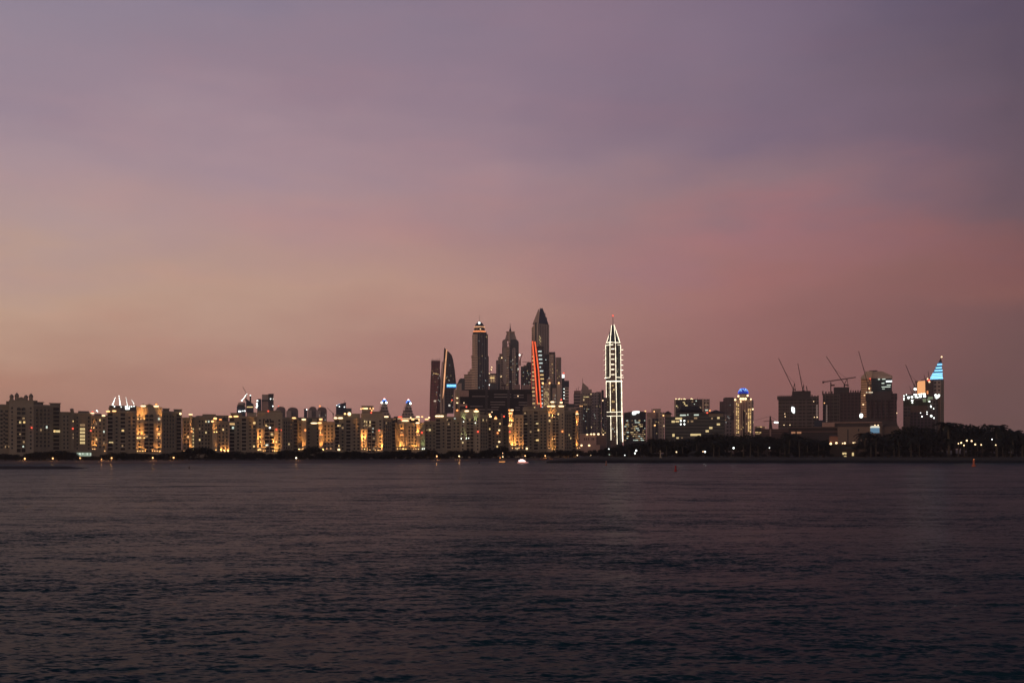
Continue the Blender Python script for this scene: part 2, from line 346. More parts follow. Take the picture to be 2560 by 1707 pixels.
WATER = bpy.data.materials.new('sea_water'); WATER.use_nodes = True
def water_nodes():
    t = WATER.node_tree; b = t.nodes['Principled BSDF']
    b.inputs['Base Color'].default_value = (.013, .040, .048, 1); b.inputs['Roughness'].default_value = .28; b.inputs['IOR'].default_value = 1.074
    def n(ty, **k):
        x = t.nodes.new(ty)
        for a, v in k.items(): setattr(x, a, v)
        return x
    ge = n('ShaderNodeNewGeometry')
    def col(scale, amp, stretch=.6, det=2, rot=8):
        mp = n('ShaderNodeMapping'); mp.inputs['Scale'].default_value = (stretch, 1, 1); mp.inputs['Rotation'].default_value = (0, 0, R(rot)); t.links.new(ge.outputs['Position'], mp.inputs[0])
        no = n('ShaderNodeTexNoise'); no.inputs['Scale'].default_value = scale; no.inputs['Detail'].default_value = det; t.links.new(mp.outputs[0], no.inputs['Vector'])
        s = n('ShaderNodeVectorMath', operation='SUBTRACT'); t.links.new(no.outputs['Color'], s.inputs[0]); s.inputs[1].default_value = (.5, .5, .5)
        m = n('ShaderNodeVectorMath', operation='MULTIPLY'); t.links.new(s.outputs[0], m.inputs[0]); m.inputs[1].default_value = (amp * .8, amp, 0); return m.outputs[0]
    def add(a, c):
        s = n('ShaderNodeVectorMath', operation='ADD'); t.links.new(a, s.inputs[0]); t.links.new(c, s.inputs[1]); return s.outputs[0]
    w = add(add(add(col(.08, 1.1, .28, 2, 12), col(.30, .9, .3)), col(1.5, 1.7, .27)), col(4.6, 2.8, .4, 3, -12))
    # wind patches and calmer streaks
    mp = n('ShaderNodeMapping'); mp.inputs['Scale'].default_value = (.22, 1, 1); mp.inputs['Rotation'].default_value = (0, 0, R(-14)); t.links.new(ge.outputs['Position'], mp.inputs[0])
    no = n('ShaderNodeTexNoise'); no.inputs['Scale'].default_value = .022; no.inputs['Detail'].default_value = 4; t.links.new(mp.outputs[0], no.inputs['Vector'])
    mr = n('ShaderNodeMapRange'); t.links.new(no.outputs[0], mr.inputs[0]); mr.inputs[1].default_value = .32; mr.inputs[2].default_value = .66; mr.inputs[3].default_value = .66; mr.inputs[4].default_value = 1.16
    sc_ = n('ShaderNodeVectorMath', operation='SCALE'); t.links.new(w, sc_.inputs[0]); t.links.new(mr.outputs[0], sc_.inputs['Scale'])
    mp2 = n('ShaderNodeMapping'); mp2.inputs['Scale'].default_value = (.045, 1, 1); mp2.inputs['Rotation'].default_value = (0, 0, R(-17)); t.links.new(ge.outputs['Position'], mp2.inputs[0])
    no2 = n('ShaderNodeTexNoise'); no2.inputs['Scale'].default_value = .05; no2.inputs['Detail'].default_value = 3; t.links.new(mp2.outputs[0], no2.inputs['Vector'])
    m2 = n('ShaderNodeMapRange'); t.links.new(no2.outputs[0], m2.inputs[0]); m2.inputs[1].default_value = .60; m2.inputs[2].default_value = .68; m2.inputs[3].default_value = 1; m2.inputs[4].default_value = .55
    mm_ = n('ShaderNodeMath', operation='MULTIPLY'); t.links.new(mr.outputs[0], mm_.inputs[0]); t.links.new(m2.outputs[0], mm_.inputs[1]); t.links.new(mm_.outputs[0], sc_.inputs['Scale'])
    s2 = n('ShaderNodeVectorMath', operation='ADD'); t.links.new(ge.outputs['Normal'], s2.inputs[0]); t.links.new(sc_.outputs[0], s2.inputs[1])
    nn = n('ShaderNodeVectorMath', operation='NORMALIZE'); t.links.new(s2.outputs[0], nn.inputs[0]); t.links.new(nn.outputs[0], b.inputs['Normal'])
water_nodes()
def build_water():
    ys = np.concatenate([[3000], np.arange(1900, 1745, -6.), np.arange(1745, 1170, -1.3), np.arange(1170, 1140, -1.), [1134, 1128, 1124.5]])
    D = CAMH * F / (ys - HOR); px = np.arange(-500, 3061, 3.2); px = np.concatenate([[-5000, -2200, -1000], px, [3600, 5000, 8000]])
    DD, PP = np.meshgrid(D, px, indexing='ij'); X = (PP - 1280) / F * DD; Y = DD
    stepy = np.gradient(D); stepy = np.abs(stepy)[:, None]
    rg = np.random.default_rng(5); Z = np.zeros_like(X)
    for i in range(70):
        lam = .4 * (9 ** rg.random()) ; k = 2 * math.pi / lam
        th = R(-90 + rg.normal(0, 26) + 12); amp = .0031 * lam ** .9 * rg.uniform(.5, 1.3)
        att = np.clip(lam / (2.4 * np.maximum(stepy, DD * 3.2 / F)) - .8, 0, 1)
        ph = X * math.cos(th) * k + Y * math.sin(th) * k + rg.random() * 6.28
        Z += att * amp * (np.sin(ph) + .22 * np.cos(2 * ph))
    for lam, th, amp in ((3.3, -64, .026), (4.6, -72, .034), (2.4, -60, .018), (1.6, -67, .010)):
        k = 2 * math.pi / lam; th = R(th); att = np.clip(lam / (2.4 * np.maximum(stepy, DD * 3.2 / F)) - .8, 0, 1)
        env = np.clip(.35 + .65 * np.sin(X * .035 + Y * .021 + 1.3) * np.sin(Y * .05 - X * .012), 0, 1)
        Z += att * env * amp * np.sin(X * math.cos(th) * k + Y * math.sin(th) * k + .6 * np.sin(X * .11))
    nr, nc = X.shape; co = np.stack([X, Y, Z], -1).astype(np.float32).reshape(-1, 3)
    idx = np.arange(nr * nc).reshape(nr, nc)
    q = np.stack([idx[:-1, :-1], idx[:-1, 1:], idx[1:, 1:], idx[1:, :-1]], -1).reshape(-1, 4)
    me = bpy.data.meshes.new('water'); me.vertices.add(len(co)); me.vertices.foreach_set('co', co.ravel())
    me.loops.add(q.size); me.loops.foreach_set('vertex_index', q.ravel().astype(np.int32)); me.polygons.add(len(q))
    me.polygons.foreach_set('loop_start', np.arange(0, q.size, 4, dtype=np.int32)); me.materials.append(WATER); me.update(calc_edges=True); me.shade_smooth()
    o = obj('water', me); o['kind'] = 'structure'
build_water()

# ------------------------------------------------------------------ shore apartments
GRP = 'sand coloured apartment blocks along the beach'
def Dp(px): return 950 + 240 * px / 1440
LITC = [WIN_W, WIN_Y, WIN_D, WIN_D, WIN_C]
def rows_of(b, top, bot=1127):
    p = 3.72 / b.k; y = top; out = []
    while y + p < bot: out.append(y); y += p
    return out, p
def wcol(b, xc, w, top, d=0., lit=.05, bot=1127):
    ys, p = rows_of(b, top, bot)
    for y in ys:
        m = rnd.choice(LITC) if rnd.random() < lit * .55 else DARKW
        b.win(xc - w / 2, xc + w / 2, y + p * .28, y + p * .80, m, d - .06, label=None if m is DARKW else 'lit window')
def bcol(b, x0, x1, top, d=0., lit=.04, bot=1130, m=None):
    """a bay of balconies with solid parapets before a panel of painted shade"""
    ys, p = rows_of(b, top, bot)
    b.box('recess_shade_panel', RECESS_SHADE, x0, x1, top - .5, ys[-1] + p, d - .08, d + .05)  # flat dark panel on the wall face, recess shade in its colour
    for y in ys:
        b.win(x0 - .5, x1 + .5, y + p * .70, y + p * .98, m or TRIM, d - 1.3, 'balcony', t=1.25)
        if rnd.random() < lit * .6: mm = rnd.choice(LITC); b.win(x0 + (x1 - x0) * .2, x1 - (x1 - x0) * .3, y + p * .15, y + p * .66, mm, d - .2, label='lit balcony door')
def parapet(b, m, x0, x1, y, d0=-.6, d1=12, th=1.6): b.box('cornice', m, x0, x1, y, y + th, d0, d1)
def left_wing(b, x0, x1, top, lit=.05, d=2.):
    w = x1 - x0; f = lambda t: x0 + w * t
    b.box('wall', BEIGE, x0, x1, top, None, d, d + 22); parapet(b, TRIM, x0 - 1, x1 + .6, top + 2, d - .8, d + 22)
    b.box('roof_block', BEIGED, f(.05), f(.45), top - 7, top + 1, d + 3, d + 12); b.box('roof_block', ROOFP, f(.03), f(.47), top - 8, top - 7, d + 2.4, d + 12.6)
    bcol(b, f(.02), f(.18), top + 7, d, lit); bcol(b, f(.46), f(.61), top + 7, d, lit)
    b.box('pilaster', BEIGE2, f(.20), f(.225), top + 4, None, d - .5, d); b.box('pilaster', BEIGE2, f(.42), f(.445), top + 4, None, d - .5, d); b.box('pilaster', BEIGE2, f(.63), f(.655), top + 4, None, d - .5, d)
    wcol(b, f(.32), w * .07, top + 12, d, lit); wcol(b, f(.76), w * .07, top + 12, d, lit); wcol(b, f(.91), w * .085, top + 12, d, lit)
def right_wing(b, x0, x1, top, lit=.04, d=0., depth=16., blocks=True):
    w = x1 - x0; f = lambda t: x0 + w * t; dd = lambda t: d + depth * t
    b.prism('wall', BEIGE, [(x0, d), (x1, d + depth), (x1, d + depth + 14), (x0, d + 24)], top, None)
    b.prism('cornice', TRIM, [(x0, d - .7), (x1 + .8, d + depth - .7), (x1 + .8, d + depth + 4), (x0, d + 4)], top + 2, top + 4)
    if blocks:
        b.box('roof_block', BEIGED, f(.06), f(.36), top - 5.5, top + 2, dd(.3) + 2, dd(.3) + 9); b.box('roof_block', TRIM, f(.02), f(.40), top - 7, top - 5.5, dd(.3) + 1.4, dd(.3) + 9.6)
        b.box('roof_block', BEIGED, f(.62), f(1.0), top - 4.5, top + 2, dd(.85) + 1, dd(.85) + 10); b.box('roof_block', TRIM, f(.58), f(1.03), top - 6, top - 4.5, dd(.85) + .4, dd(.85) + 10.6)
    for t in (.12, .27, .42, .56): wcol(b, f(t), w * .07, top + 9, dd(t) - .5, lit)
    bcol(b, f(.74), f(.95), top + 7, dd(.74) - .3, lit, m=BEIGE)
    for t in (.195, .345, .49): b.box('pilaster', BEIGE2, f(t) - .5, f(t) + .5, top + 4, None, dd(t) - .9, dd(t) + .6)
def centre(b, x0, x1, top, style='dome', lit=.06, d=-1.5, cup=None, arch=True):
    w = x1 - x0; f = lambda t: x0 + w * t
    b.box('wall', BEIGE2, x0, x1, top, None, d, d + 24); parapet(b, TRIM, x0 - .8, x1 + .8, top + 1, d - .5, d + 24, 1.4)
    if style == 'dome':
        b.poly('gable', BEIGE, [(f(.30), top + .5), (f(.30), top - 2), (f(.38), top - 5), (f(.46), top - 7), (f(.5), top - 7.6), (f(.54), top - 7), (f(.62), top - 5), (f(.70), top - 2), (f(.70), top + .5)], d - .4, d + 4)
    else: b.box('roof_block', BEIGE, f(.05), f(.95), top - 5, top + 1, d + 2, d + 14)
    # central bay, its recess shade put into a flat dark panel
    b.box('bay_shadow', RECESS_SHADE, f(.31), f(.69), top + 20, 1130, d - .08, d + .05)
    for t in (.30, .49, .68): b.box('pilaster', BEIGE2, f(t) - .8, f(t) + .8, top + 19, None, d - .7, d)
    ys, p = rows_of(b, top + 42)
    for y in [top + 20 + i * p for i in range(int(2))] + ys:
        b.win(f(.31), f(.48), y + p * .62, y + p * .95, BEIGE, d - .9, 'balcony', t=.8); b.win(f(.51), f(.67), y + p * .62, y + p * .95, BEIGE, d - .9, 'balcony', t=.8)
        if rnd.random() < lit * 1.6: b.win(f(.34), f(.45), y + p * .12, y + p * .58, rnd.choice(LITC), d - .15, label='lit window')
        if rnd.random() < lit * 1.6: b.win(f(.54), f(.64), y + p * .12, y + p * .58, rnd.choice(LITC), d - .15, label='lit window')
    if arch:
        for a, c in ((.31, .47), (.52, .68)):
            xc = (f(a) + f(c)) / 2; hw = (f(c) - f(a)) / 2
            pts = [(xc - hw * .8, top + 38), (xc - hw * .8, top + 22)] + [(xc - hw * .8 * math.cos(t_), top + 22 - 4 * math.sin(t_)) for t_ in (.5, 1.05, 1.57, 2.1, 2.64)] + [(xc + hw * .8, top + 22), (xc + hw * .8, top + 38)]
            b.poly('arched_window', DARKW, list(reversed(pts)), d - .25, d - .05)
    wcol(b, f(.12), w * .075, top + 15, d, lit); wcol(b, f(.88), w * .075, top + 15, d, lit)
    b.box('string_course', TRIM, x0 - .5, x1 + .5, top + 39.5, top + 41, d - .75, d)
def connector(b, x0, x1, top, cols, lit=.05, d=8., sets=(), wall=None, roof=True):
    b.box('wall', wall or BEIGE, x0, x1, top, None, d, d + 18); parapet(b, TRIM, x0 - .5, x1 + .5, top + .8, d - .6, d + 18, 1.2)
    for x in cols: wcol(b, x, 3.6, top + 7, d, lit)
def LWIN(b, lst, d=-1.8):
    for x0, x1, y0, y1, c in lst:
        b.win(x0, x1, y0, y1, {'w': WIN_W, 'y': WIN_Y, 'd': WIN_D, 'c': WIN_C}[c], d, 'window', 'lit window', .3)

WARM = (1, .43, .115); WHT = (1, .74, .42); GRN = (.62, .85, .42)
# A: dark block with four cupolas at the left edge
b = Bld('apartment_block', 'unlit beige apartment block with four roof cupolas at the far left edge', 'building', Dp(50), 60, GRP)
left_wing(b, -60, 24, 1011, .04); wcol(b, 10.5, 4.5, 1030, 1.9, .03)
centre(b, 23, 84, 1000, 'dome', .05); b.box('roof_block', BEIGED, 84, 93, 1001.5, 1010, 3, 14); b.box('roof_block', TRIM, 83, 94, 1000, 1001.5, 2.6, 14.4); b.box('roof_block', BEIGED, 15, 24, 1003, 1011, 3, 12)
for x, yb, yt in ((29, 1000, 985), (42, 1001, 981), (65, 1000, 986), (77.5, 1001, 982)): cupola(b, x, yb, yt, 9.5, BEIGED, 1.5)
right_wing(b, 84, 152, 1010, .03)
LWIN(b, [(48, 54, 1053, 1059, 'y'), (58, 63, 1053, 1057.5, 'w'), (48, 52, 1083, 1087, 'd'), (57, 62, 1102, 1107, 'd'), (56, 60, 1114, 1118, 'c')])
LWIN(b, [(115, 119, 1064, 1070, 'c'), (134, 139, 1074, 1080, 'w'), (140, 150, 1074.5, 1080, 'y'), (12, 15, 1114, 1119, 'd'), (21, 24, 1114, 1118, 'd')], 1)
lamp(b, 79, 1069, LAMP_R, 2.0, 2.0, 'warning_lamp', -2.4); b.done()

b = Bld('apartment_block', 'low beige apartment block with a glowing stair tower, right of the dark cupola block', 'building', Dp(200), 205, GRP)
connector(b, 145, 184, 1029, [160, 169], .03); b.box('wall', BEIGE, 176, 185, 1027, None, 6, 14); cupola(b, 179.5, 1027, 1020, 9, BEIGED, 7)
connector(b, 184, 230, 1031, [193, 222], .05, 9); b.box('roof_block', CONC, 195, 223, 1026, 1032, 14, 24)
connector(b, 228, 268, 1037, [233, 241, 250, 260], .18, 3); b.box('roof_block', ROOFD, 236, 254, 1033, 1038, 6, 16)
for y in (1059, 1069, 1077.5, 1086.5, 1095, 1103.5):
    for x in (200, 203.2, 206.4, 209.6): b.win(x, x + 2.7, y, y + 5.6, WIN_Y if y > 1060 else WIN_D, 8.8, 'window', 'lit stair window')
LWIN(b, [(181.5, 184, 1051, 1054, 'w'), (181.5, 184, 1084, 1087, 'd'), (181.5, 184, 1092, 1096, 'd')], 5.8)
b.box('shop_front', emit('shop_glow', (.75, .95, .72), .35), 186, 246, 1131, 1140, 4, 4.3); b.box('canopy', BEIGE, 183, 250, 1123, 1130, 2, 12)
for x in (190, 197, 206, 217, 226, 237): b.win(x, x + rnd.uniform(2, 5), 1132, 1132 + rnd.uniform(3, 7), WIN_C, 3.7, 'window', 'lit shop window')
for x, y, h, e in ((228.5, 1068, 8, 1.2), (235, 1068, 10, 1.3), (232, 1122, 24, 1), (237, 1122, 24, 1), (262, 1127, 13, 1)): uplight(b, x, y, h, WARM, e, 3)
lamp(b, 231, 1032, LAMP_K, 5, 1.2, 'roof_lamp', 4); lamp(b, 231.5, 1028.5, LAMP_R, 2.4, 1.5, 'warning_lamp', 4); lamp(b, 259, 1038, LAMP_K, 4.5, 1.6, 'roof_lamp', 2.4)
lamp(b, 182, 1071, LAMP_R, 2.1, 2.1, 'warning_lamp', 5); lamp(b, 227, 1076, LAMP_R, 2.1, 2.1, 'warning_lamp', 2); b.done()

b = Bld('apartment_block', 'floodlit beige apartment block with golden walls and two glowing roof turrets', 'building', Dp(350), 350, GRP)
left_wing(b, 268, 341, 1027, .06); centre(b, 341, 405, 1017, 'dome', .10); right_wing(b, 405, 456, 1026, .05)
cupola(b, 358, 1017, 1009, 8, BEIGE2, 1); cupola(b, 390.5, 1017, 1006, 8, BEIGE2, 1)
LWIN(b, [(272, 283, 1104, 1109, 'y'), (304, 310, 1074, 1080, 'w'), (304, 308, 1112, 1118, 'd'), (240 + 30, 273, 1060, 1063, 'd')], 1.7)
for x, y, h, e in ((352, 1047, 24, 1.7), (361, 1047, 24, 1.3), (345, 1047, 24, 1.3), (400, 1047, 26, 1.1), (352, 1094, 26, 1.6), (344, 1094, 26, 1.4), (361, 1094, 18, 1.3), (393, 1094, 20, 1.1), (400, 1094, 22, 1.2),
                   (344, 1127, 12, 1.6), (350, 1127, 14, 1.5), (357, 1127, 11, 1.3), (363, 1127, 12, 1.1), (381, 1127, 12, 1.2), (387, 1127, 11, 1.3), (393, 1127, 12, 1.4), (400, 1127, 13, 1.5)): uplight(b, x, y, h, WARM, e, -1.5)
for x, y in ((270, 1029), (285.5, 1028)): lamp(b, x, y, LAMP_W, 5.4, 1.8, 'roof_lamp', .6)
for x, y in ((358, 1015), (390.5, 1015)): lamp(b, x, y, LAMP_K, 7, 2., 'roof_lamp', -2.6)
lamp(b, 390.5, 1010, LAMP_O, 2.8, 2, 'roof_lamp', -2.2); lamp(b, 452, 1032, LAMP_K, 3, 3, 'roof_lamp', 10); lamp(b, 393.5, 1072, LAMP_O, 2.2, 2.2, 'warning_lamp', -2.4)
b.done()

b = Bld('apartment_block', 'low beige apartment block with big arched roof openings and one lit turret', 'building', Dp(520), 510, GRP)
connector(b, 455, 480, 1043, [462, 470], .04, 6); b.box('turret', BEIGE2, 472.5, 480, 1037, None, 3, 9)
connector(b, 480, 537, 1041, [499, 506, 515, 522], .12, 9); b.box('roof_block', BEIGE, 506, 540, 1034, 1042, 12, 24); b.box('roof_block', CONC, 490, 508, 1038, 1042, 12, 22)
connector(b, 533, 573, 1052, [541, 549, 558, 567], .12, 2)
b.box('roof_arch_wall', BEIGE, 512, 572, 1036.5, 1052, 16, 26)
for x0, x1 in ((513, 538), (555, 569)): b.poly('roof_arch', GLASSD, list(reversed([(x0, 1051), (x0 + 3, 1043), (x0 + 6, 1040), (x1 - 6, 1040), (x1 - 2, 1043), (x1, 1051)])), 15.7, 15.95)
b.box('turret', BEIGE2, 530.5, 543, 1047, None, 0, 7); cupola(b, 538, 1047, 1041, 8, BEIGE2, 3)
for i in range(7):
    for x in (482, 483.8): b.win(x - .7, x + .7, 1070 + i * 8.6, 1074 + i * 8.6, WIN_Y, 8.8, 'window', 'lit stair window')
for x, y, h, e in ((479, 1070, 12, 1.3), (535, 1079, 14, 1.5), (542, 1079, 12, 1.5), (460, 1127, 18, 1.2), (465.5, 1127, 16, 1.2), (472, 1125, 20, 1.3), (478.5, 1125, 16, 1.2), (540.5, 1124, 16, 1.2), (553, 1127, 18, 1.2), (562, 1128, 20, 1.4), (570, 1128, 20, 1.4)): uplight(b, x, y, h, WARM, e, 0 if 530 < x < 545 else 3)
lamp(b, 476.5, 1036, LAMP_K, 6, 1.4, 'roof_lamp', 2); lamp(b, 531, 1053, LAMP_W, 4, 2.2, 'roof_lamp', -1); lamp(b, 538, 1045.5, LAMP_W, 5, 2.4, 'roof_lamp', -.5); lamp(b, 551, 1048, LAMP_O, 4, 1.6, 'roof_lamp', 1)
lamp(b, 479, 1078, LAMP_O, 2.4, 2.4, 'warning_lamp', 2); b.done()

b = Bld('apartment_block', 'beige apartment block with golden lower storeys, left of the domed towers', 'building', Dp(655), 655, GRP)
left_wing(b, 573, 642, 1040, .06); centre(b, 642, 706, 1031, 'flat', .08, arch=False); right_wing(b, 706, 746, 1042, .03, blocks=False)
for x in (660, 669, 675): b.win(x - 2.4, x + 2.4, 1047, 1064, DARKW, -1.7)
b.box('loggia', emit('lit_loggia', (1, .60, .25), .75), 574, 586.5, 1057.5, 1063, 1.6, 1.8)
LWIN(b, [(672, 677, 1066, 1071, 'w'), (633, 637, 1113, 1118, 'w'), (580, 585, 1067, 1072, 'c')], -2)
for x, y, h, e in ((645, 1104, 26, 1.7), (651, 1104, 22, 1.8), (683.5, 1104, 22, 1.7), (690.5, 1104, 12, 1.3), (645, 1124, 14, 2.), (652, 1124, 14, 2.), (658, 1126, 9, 1.4), (663, 1126, 14, 1.6), (682, 1126, 16, 2.1), (687, 1126, 16, 2.1), (692, 1126, 16, 1.9), (699, 1126, 14, 1.5)): uplight(b, x, y, h, WARM, e, -1.5)
for x, y in ((576, 1042), (588, 1041), (592, 1041)): lamp(b, x, y, LAMP_W, 4.6, 2.0, 'roof_lamp', .6)
lamp(b, 691, 1073, LAMP_R, 2.4, 2.4, 'warning_lamp', -2.6); lamp(b, 670.6, 1027.5, LAMP_R, 2.4, 2.2, 'warning_lamp', -1.6); lamp(b, 674.5, 1069, LAMP_C, 2, 2, 'lamp', -2.4)
lamp(b, 703, 1075, LAMP_R, 1.4, 1.6, 'warning_lamp', -2.4); b.done()

b = Bld('apartment_block', 'low beige apartment block with slim uplights between two lit turrets', 'building', Dp(790), 790, GRP)
connector(b, 744, 768, 1050, [750, 758], .06, 3); connector(b, 766, 802, 1060, [772, 794], .03, 12, wall=BEIGE2); connector(b, 797, 838, 1053, [813, 821.5, 830], .05, 2)
b.box('turret', BEIGE2, 755, 766, 1047, None, 0, 8); cupola(b, 759.5, 1047, 1042, 8, BEIGE2, 3); b.box('turret', BEIGE2, 797, 807, 1047, None, -.5, 8); cupola(b, 802, 1047, 1042, 8, BEIGE2, 3)
b.box('roof_arch_wall', BEIGED, 744, 800, 1042, 1060, 18, 28); b.box('roof_block', BEIGE2, 780, 792, 1046, 1060, 10, 17)
for x0, x1 in ((747, 766), (771, 782)): b.poly('roof_arch', GLASSD, list(reversed([(x0, 1056), (x0, 1048), (x0 + 4, 1044.5), (x1 - 4, 1044.5), (x1, 1048), (x1, 1056)])), 17.7, 17.95)
for x, y, h, e in ((748, 1123, 26, 1.2), (752.8, 1123, 26, 1.2), (757.5, 1121, 16, 1.2), (762.5, 1121, 18, 1.3), (801, 1081, 20, 1.7), (800, 1122, 24, 1.3), (808, 1122, 22, 1.7), (817, 1121, 24, 1.5), (827, 1121, 24, 1.7)): uplight(b, x, y, h, WARM, e, -.5 if x > 797 else 0)
for x, y, w in ((735, 1045, 6), (759.5, 1048.5, 6.5), (785, 1057, 10), (799, 1057, 6), (802, 1047.8, 5)): lamp(b, x, y, LAMP_K if w > 6 else LAMP_W, w, 2, 'roof_lamp', -1 if x != 785 else 10)
lamp(b, 803, 1086.5, LAMP_O, 6, 1, 'lamp', -1.2); lamp(b, 763, 1075, LAMP_O, 2.6, 2.6, 'warning_lamp', -1)
b.done()

b = Bld('apartment_block', 'beige apartment block with a glowing golden U-shaped base below the twin stepped towers', 'building', Dp(915), 915, GRP)
left_wing(b, 835, 902, 1044, .06); b.box('roof_block', BEIGE2, 860, 900, 1033, 1045, 9, 20); centre(b, 902, 957, 1033, 'flat', .08, arch=False); right_wing(b, 957, 990, 1043, .03, blocks=False)
LWIN(b, [(910, 913, 1051, 1055, 'y'), (916, 919, 1052, 1057, 'y'), (923.5, 926.5, 1052, 1058, 'y'), (909, 913, 1062, 1066, 'd'), (916, 919, 1061, 1064, 'y'), (923.5, 926.5, 1061, 1064, 'y'), (931, 934, 1069, 1072, 'c'), (931, 933, 1078, 1081, 'c')], -2)
LWIN(b, [(843, 851, 1062, 1066, 'w'), (846, 849.5, 1112, 1116, 'w')], 1.7)
for x, y, h, e in ((905, 1102, 30, 1.7), (911, 1102, 28, 1.7), (905, 1122, 16, 2.), (911, 1122, 14, 1.9), (918, 1124, 11, 1.5), (925, 1124, 9, 1.2), (938, 1125, 11, 1.3), (945, 1125, 11, 1.3), (950, 1125, 14, 1.4), (954.5, 1123, 30, 1.5), (953, 1100, 18, 1.2)): uplight(b, x, y, h, WARM, e, -1.5)
for x, y, w in ((839, 1045, 5), (851, 1045, 7.5), (847, 1123.5, 4)): lamp(b, x, y, LAMP_K, w, 2.4, 'roof_lamp', .4)
lamp(b, 873, 1034, LAMP_K, 5, 5, 'roof_lamp', 8); lamp(b, 862, 1034, LAMP_W, 3, 3, 'roof_lamp', 8)
lamp(b, 948, 1076, LAMP_R, 2.6, 2.6, 'warning_lamp', -2.8); lamp(b, 928, 1031.5, LAMP_R, 2.4, 2.2, 'warning_lamp', -1.8); lamp(b, 966, 1041, LAMP_K, 7, 2, 'roof_lamp', 3); b.done()

b = Bld('apartment_block', 'low apartment block washed in orange light with a lit rooftop pavilion', 'building', Dp(1025), 1025, GRP)
connector(b, 988, 1062, 1056, [1023.5, 1031, 1039], .05, 3, wall=BEIGE2); b.box('turret', BEIGE2, 999, 1010, 1058, None, 0, 6); b.box('turret', BEIGE2, 1041, 1049, 1054, None, 0, 6)
for x in (1004.5,): wcol(b, x, 4, 1062, -.06, .3)
b.box('roof_pavilion', BEIGE2, 993, 1050, 1044, 1057, 8, 18); b.box('opening_shade_panel', RECESS_SHADE, 1024, 1047, 1047, 1056, 7.8, 8.1); b.box('roof_block', BEIGED, 984, 1000, 1040, 1056, 12, 20)  # the opening is a flat panel with its shade in the colour
for x, y, h, e in ((1004.5, 1081, 15, 1.9), (1043, 1087, 26, 1.7), (1048, 1087, 22, 1.5), (993.5, 1121, 12, 1.6), (1000, 1121, 28, 1.6), (1006, 1121, 20, 1.5), (1009, 1121, 18, 1.2), (1015, 1122, 26, .9), (1027, 1125, 18, 1.5), (1034, 1122, 22, 1.3), (1040, 1122, 28, 1.5), (1046, 1122, 18, 1.2)): uplight(b, x, y, h, WARM, e, 0 if 998 < x < 1011 or x > 1040 else 3)
for x, y, h in ((1056, 1122, 9), (1060.5, 1121, 15)): uplight(b, x, y, h, GRN, 1.1, 3, LAMP_C)
for x, y, w, m in ((984.5, 1046, 5, LAMP_K), (1013, 1051, 11, LAMP_K), (1000, 1041.5, 7, LAMP_R), (1004, 1048, 3, LAMP_R), (1045, 1041, 6, LAMP_K), (1044, 1057, 6, LAMP_K), (1032, 1048, 5, LAMP_W), (1027, 1043, 2, LAMP_K), (1047, 1048, 1.6, LAMP_W), (1004.5, 1087, 5, LAMP_O), (1055.5, 1041, 3, LAMP_W), (1067, 1047, 6, LAMP_W), (1073, 1043, 3, LAMP_K)): lamp(b, x, y, m, w, 1.8, 'roof_lamp', 7 if y < 1052 else -1.2)
b.box('pavilion_strip_lamp', emit('pavilion_strip', (1, .66, .36), 1.6), 994, 1048, 1045, 1046, 7.6, 7.9); b.box('pavilion_strip_lamp', emit('pavilion_strip', (1, .66, .36), 1.6), 1047.5, 1049, 1045, 1057, 7.5, 7.9)
lamp(b, 1054.6, 1081, LAMP_R, 2.6, 2.6, 'warning_lamp', 2)
b.done()

b = Bld('apartment_block', 'beige apartment block with greenish uplights in front of the long black building', 'building', Dp(1145), 1145, GRP)
connector(b, 1060, 1090, 1052, [1067, 1076, 1085], .12, 1); left_wing(b, 1089, 1151, 1041, .03); centre(b, 1151, 1200, 1028, 'flat', .04, arch=True); right_wing(b, 1200, 1230, 1036, .06)
cupola(b, 1167, 1028, 1023, 7, BEIGE2, 0); cupola(b, 1190.5, 1028, 1022, 7, BEIGE2, 0)
LWIN(b, [(1072, 1077, 1072, 1077, 'y'), (1066, 1069, 1073, 1076, 'd'), (1135, 1139, 1045, 1047, 'c'), (1172, 1177, 1046, 1052, 'd'), (1117, 1120, 1047, 1051, 'd')], -1.9)
for x, y, h, e in ((1159, 1054, 15, 1.), (1188.5, 1057, 15, 1.), (1165.5, 1096, 12, 1), (1171.5, 1095, 12, 1), (1153, 1096, 14, .7)): uplight(b, x, y, h, GRN, e, -1.5, LAMP_C)
for x, y, w, m in ((1091.5, 1040, 4.5, LAMP_K), (1098, 1040, 4.5, LAMP_K), (1105, 1040, 5.5, LAMP_K), (1167, 1027.5, 7, LAMP_K), (1190.5, 1028, 8, LAMP_K), (1190.5, 1024, 3.5, LAMP_O), (1226, 1041, 4, LAMP_K), (1224, 1036, 3, LAMP_W)): lamp(b, x, y, m, w, 2.4, 'roof_lamp', .3 if x < 1150 else -2.6)
lamp(b, 1194.7, 1079, LAMP_R, 2.8, 2.8, 'warning_lamp', -2.8); lamp(b, 1166, 1017, LAMP_R, 2.4, 2.4, 'warning_lamp', -1); lamp(b, 1143, 1025, LAMP_O, 3.4, 2.6, 'warning_lamp', 3)
b.box('turret', BEIGE2, 1136, 1151, 1026, 1042, 8, 16); b.done()

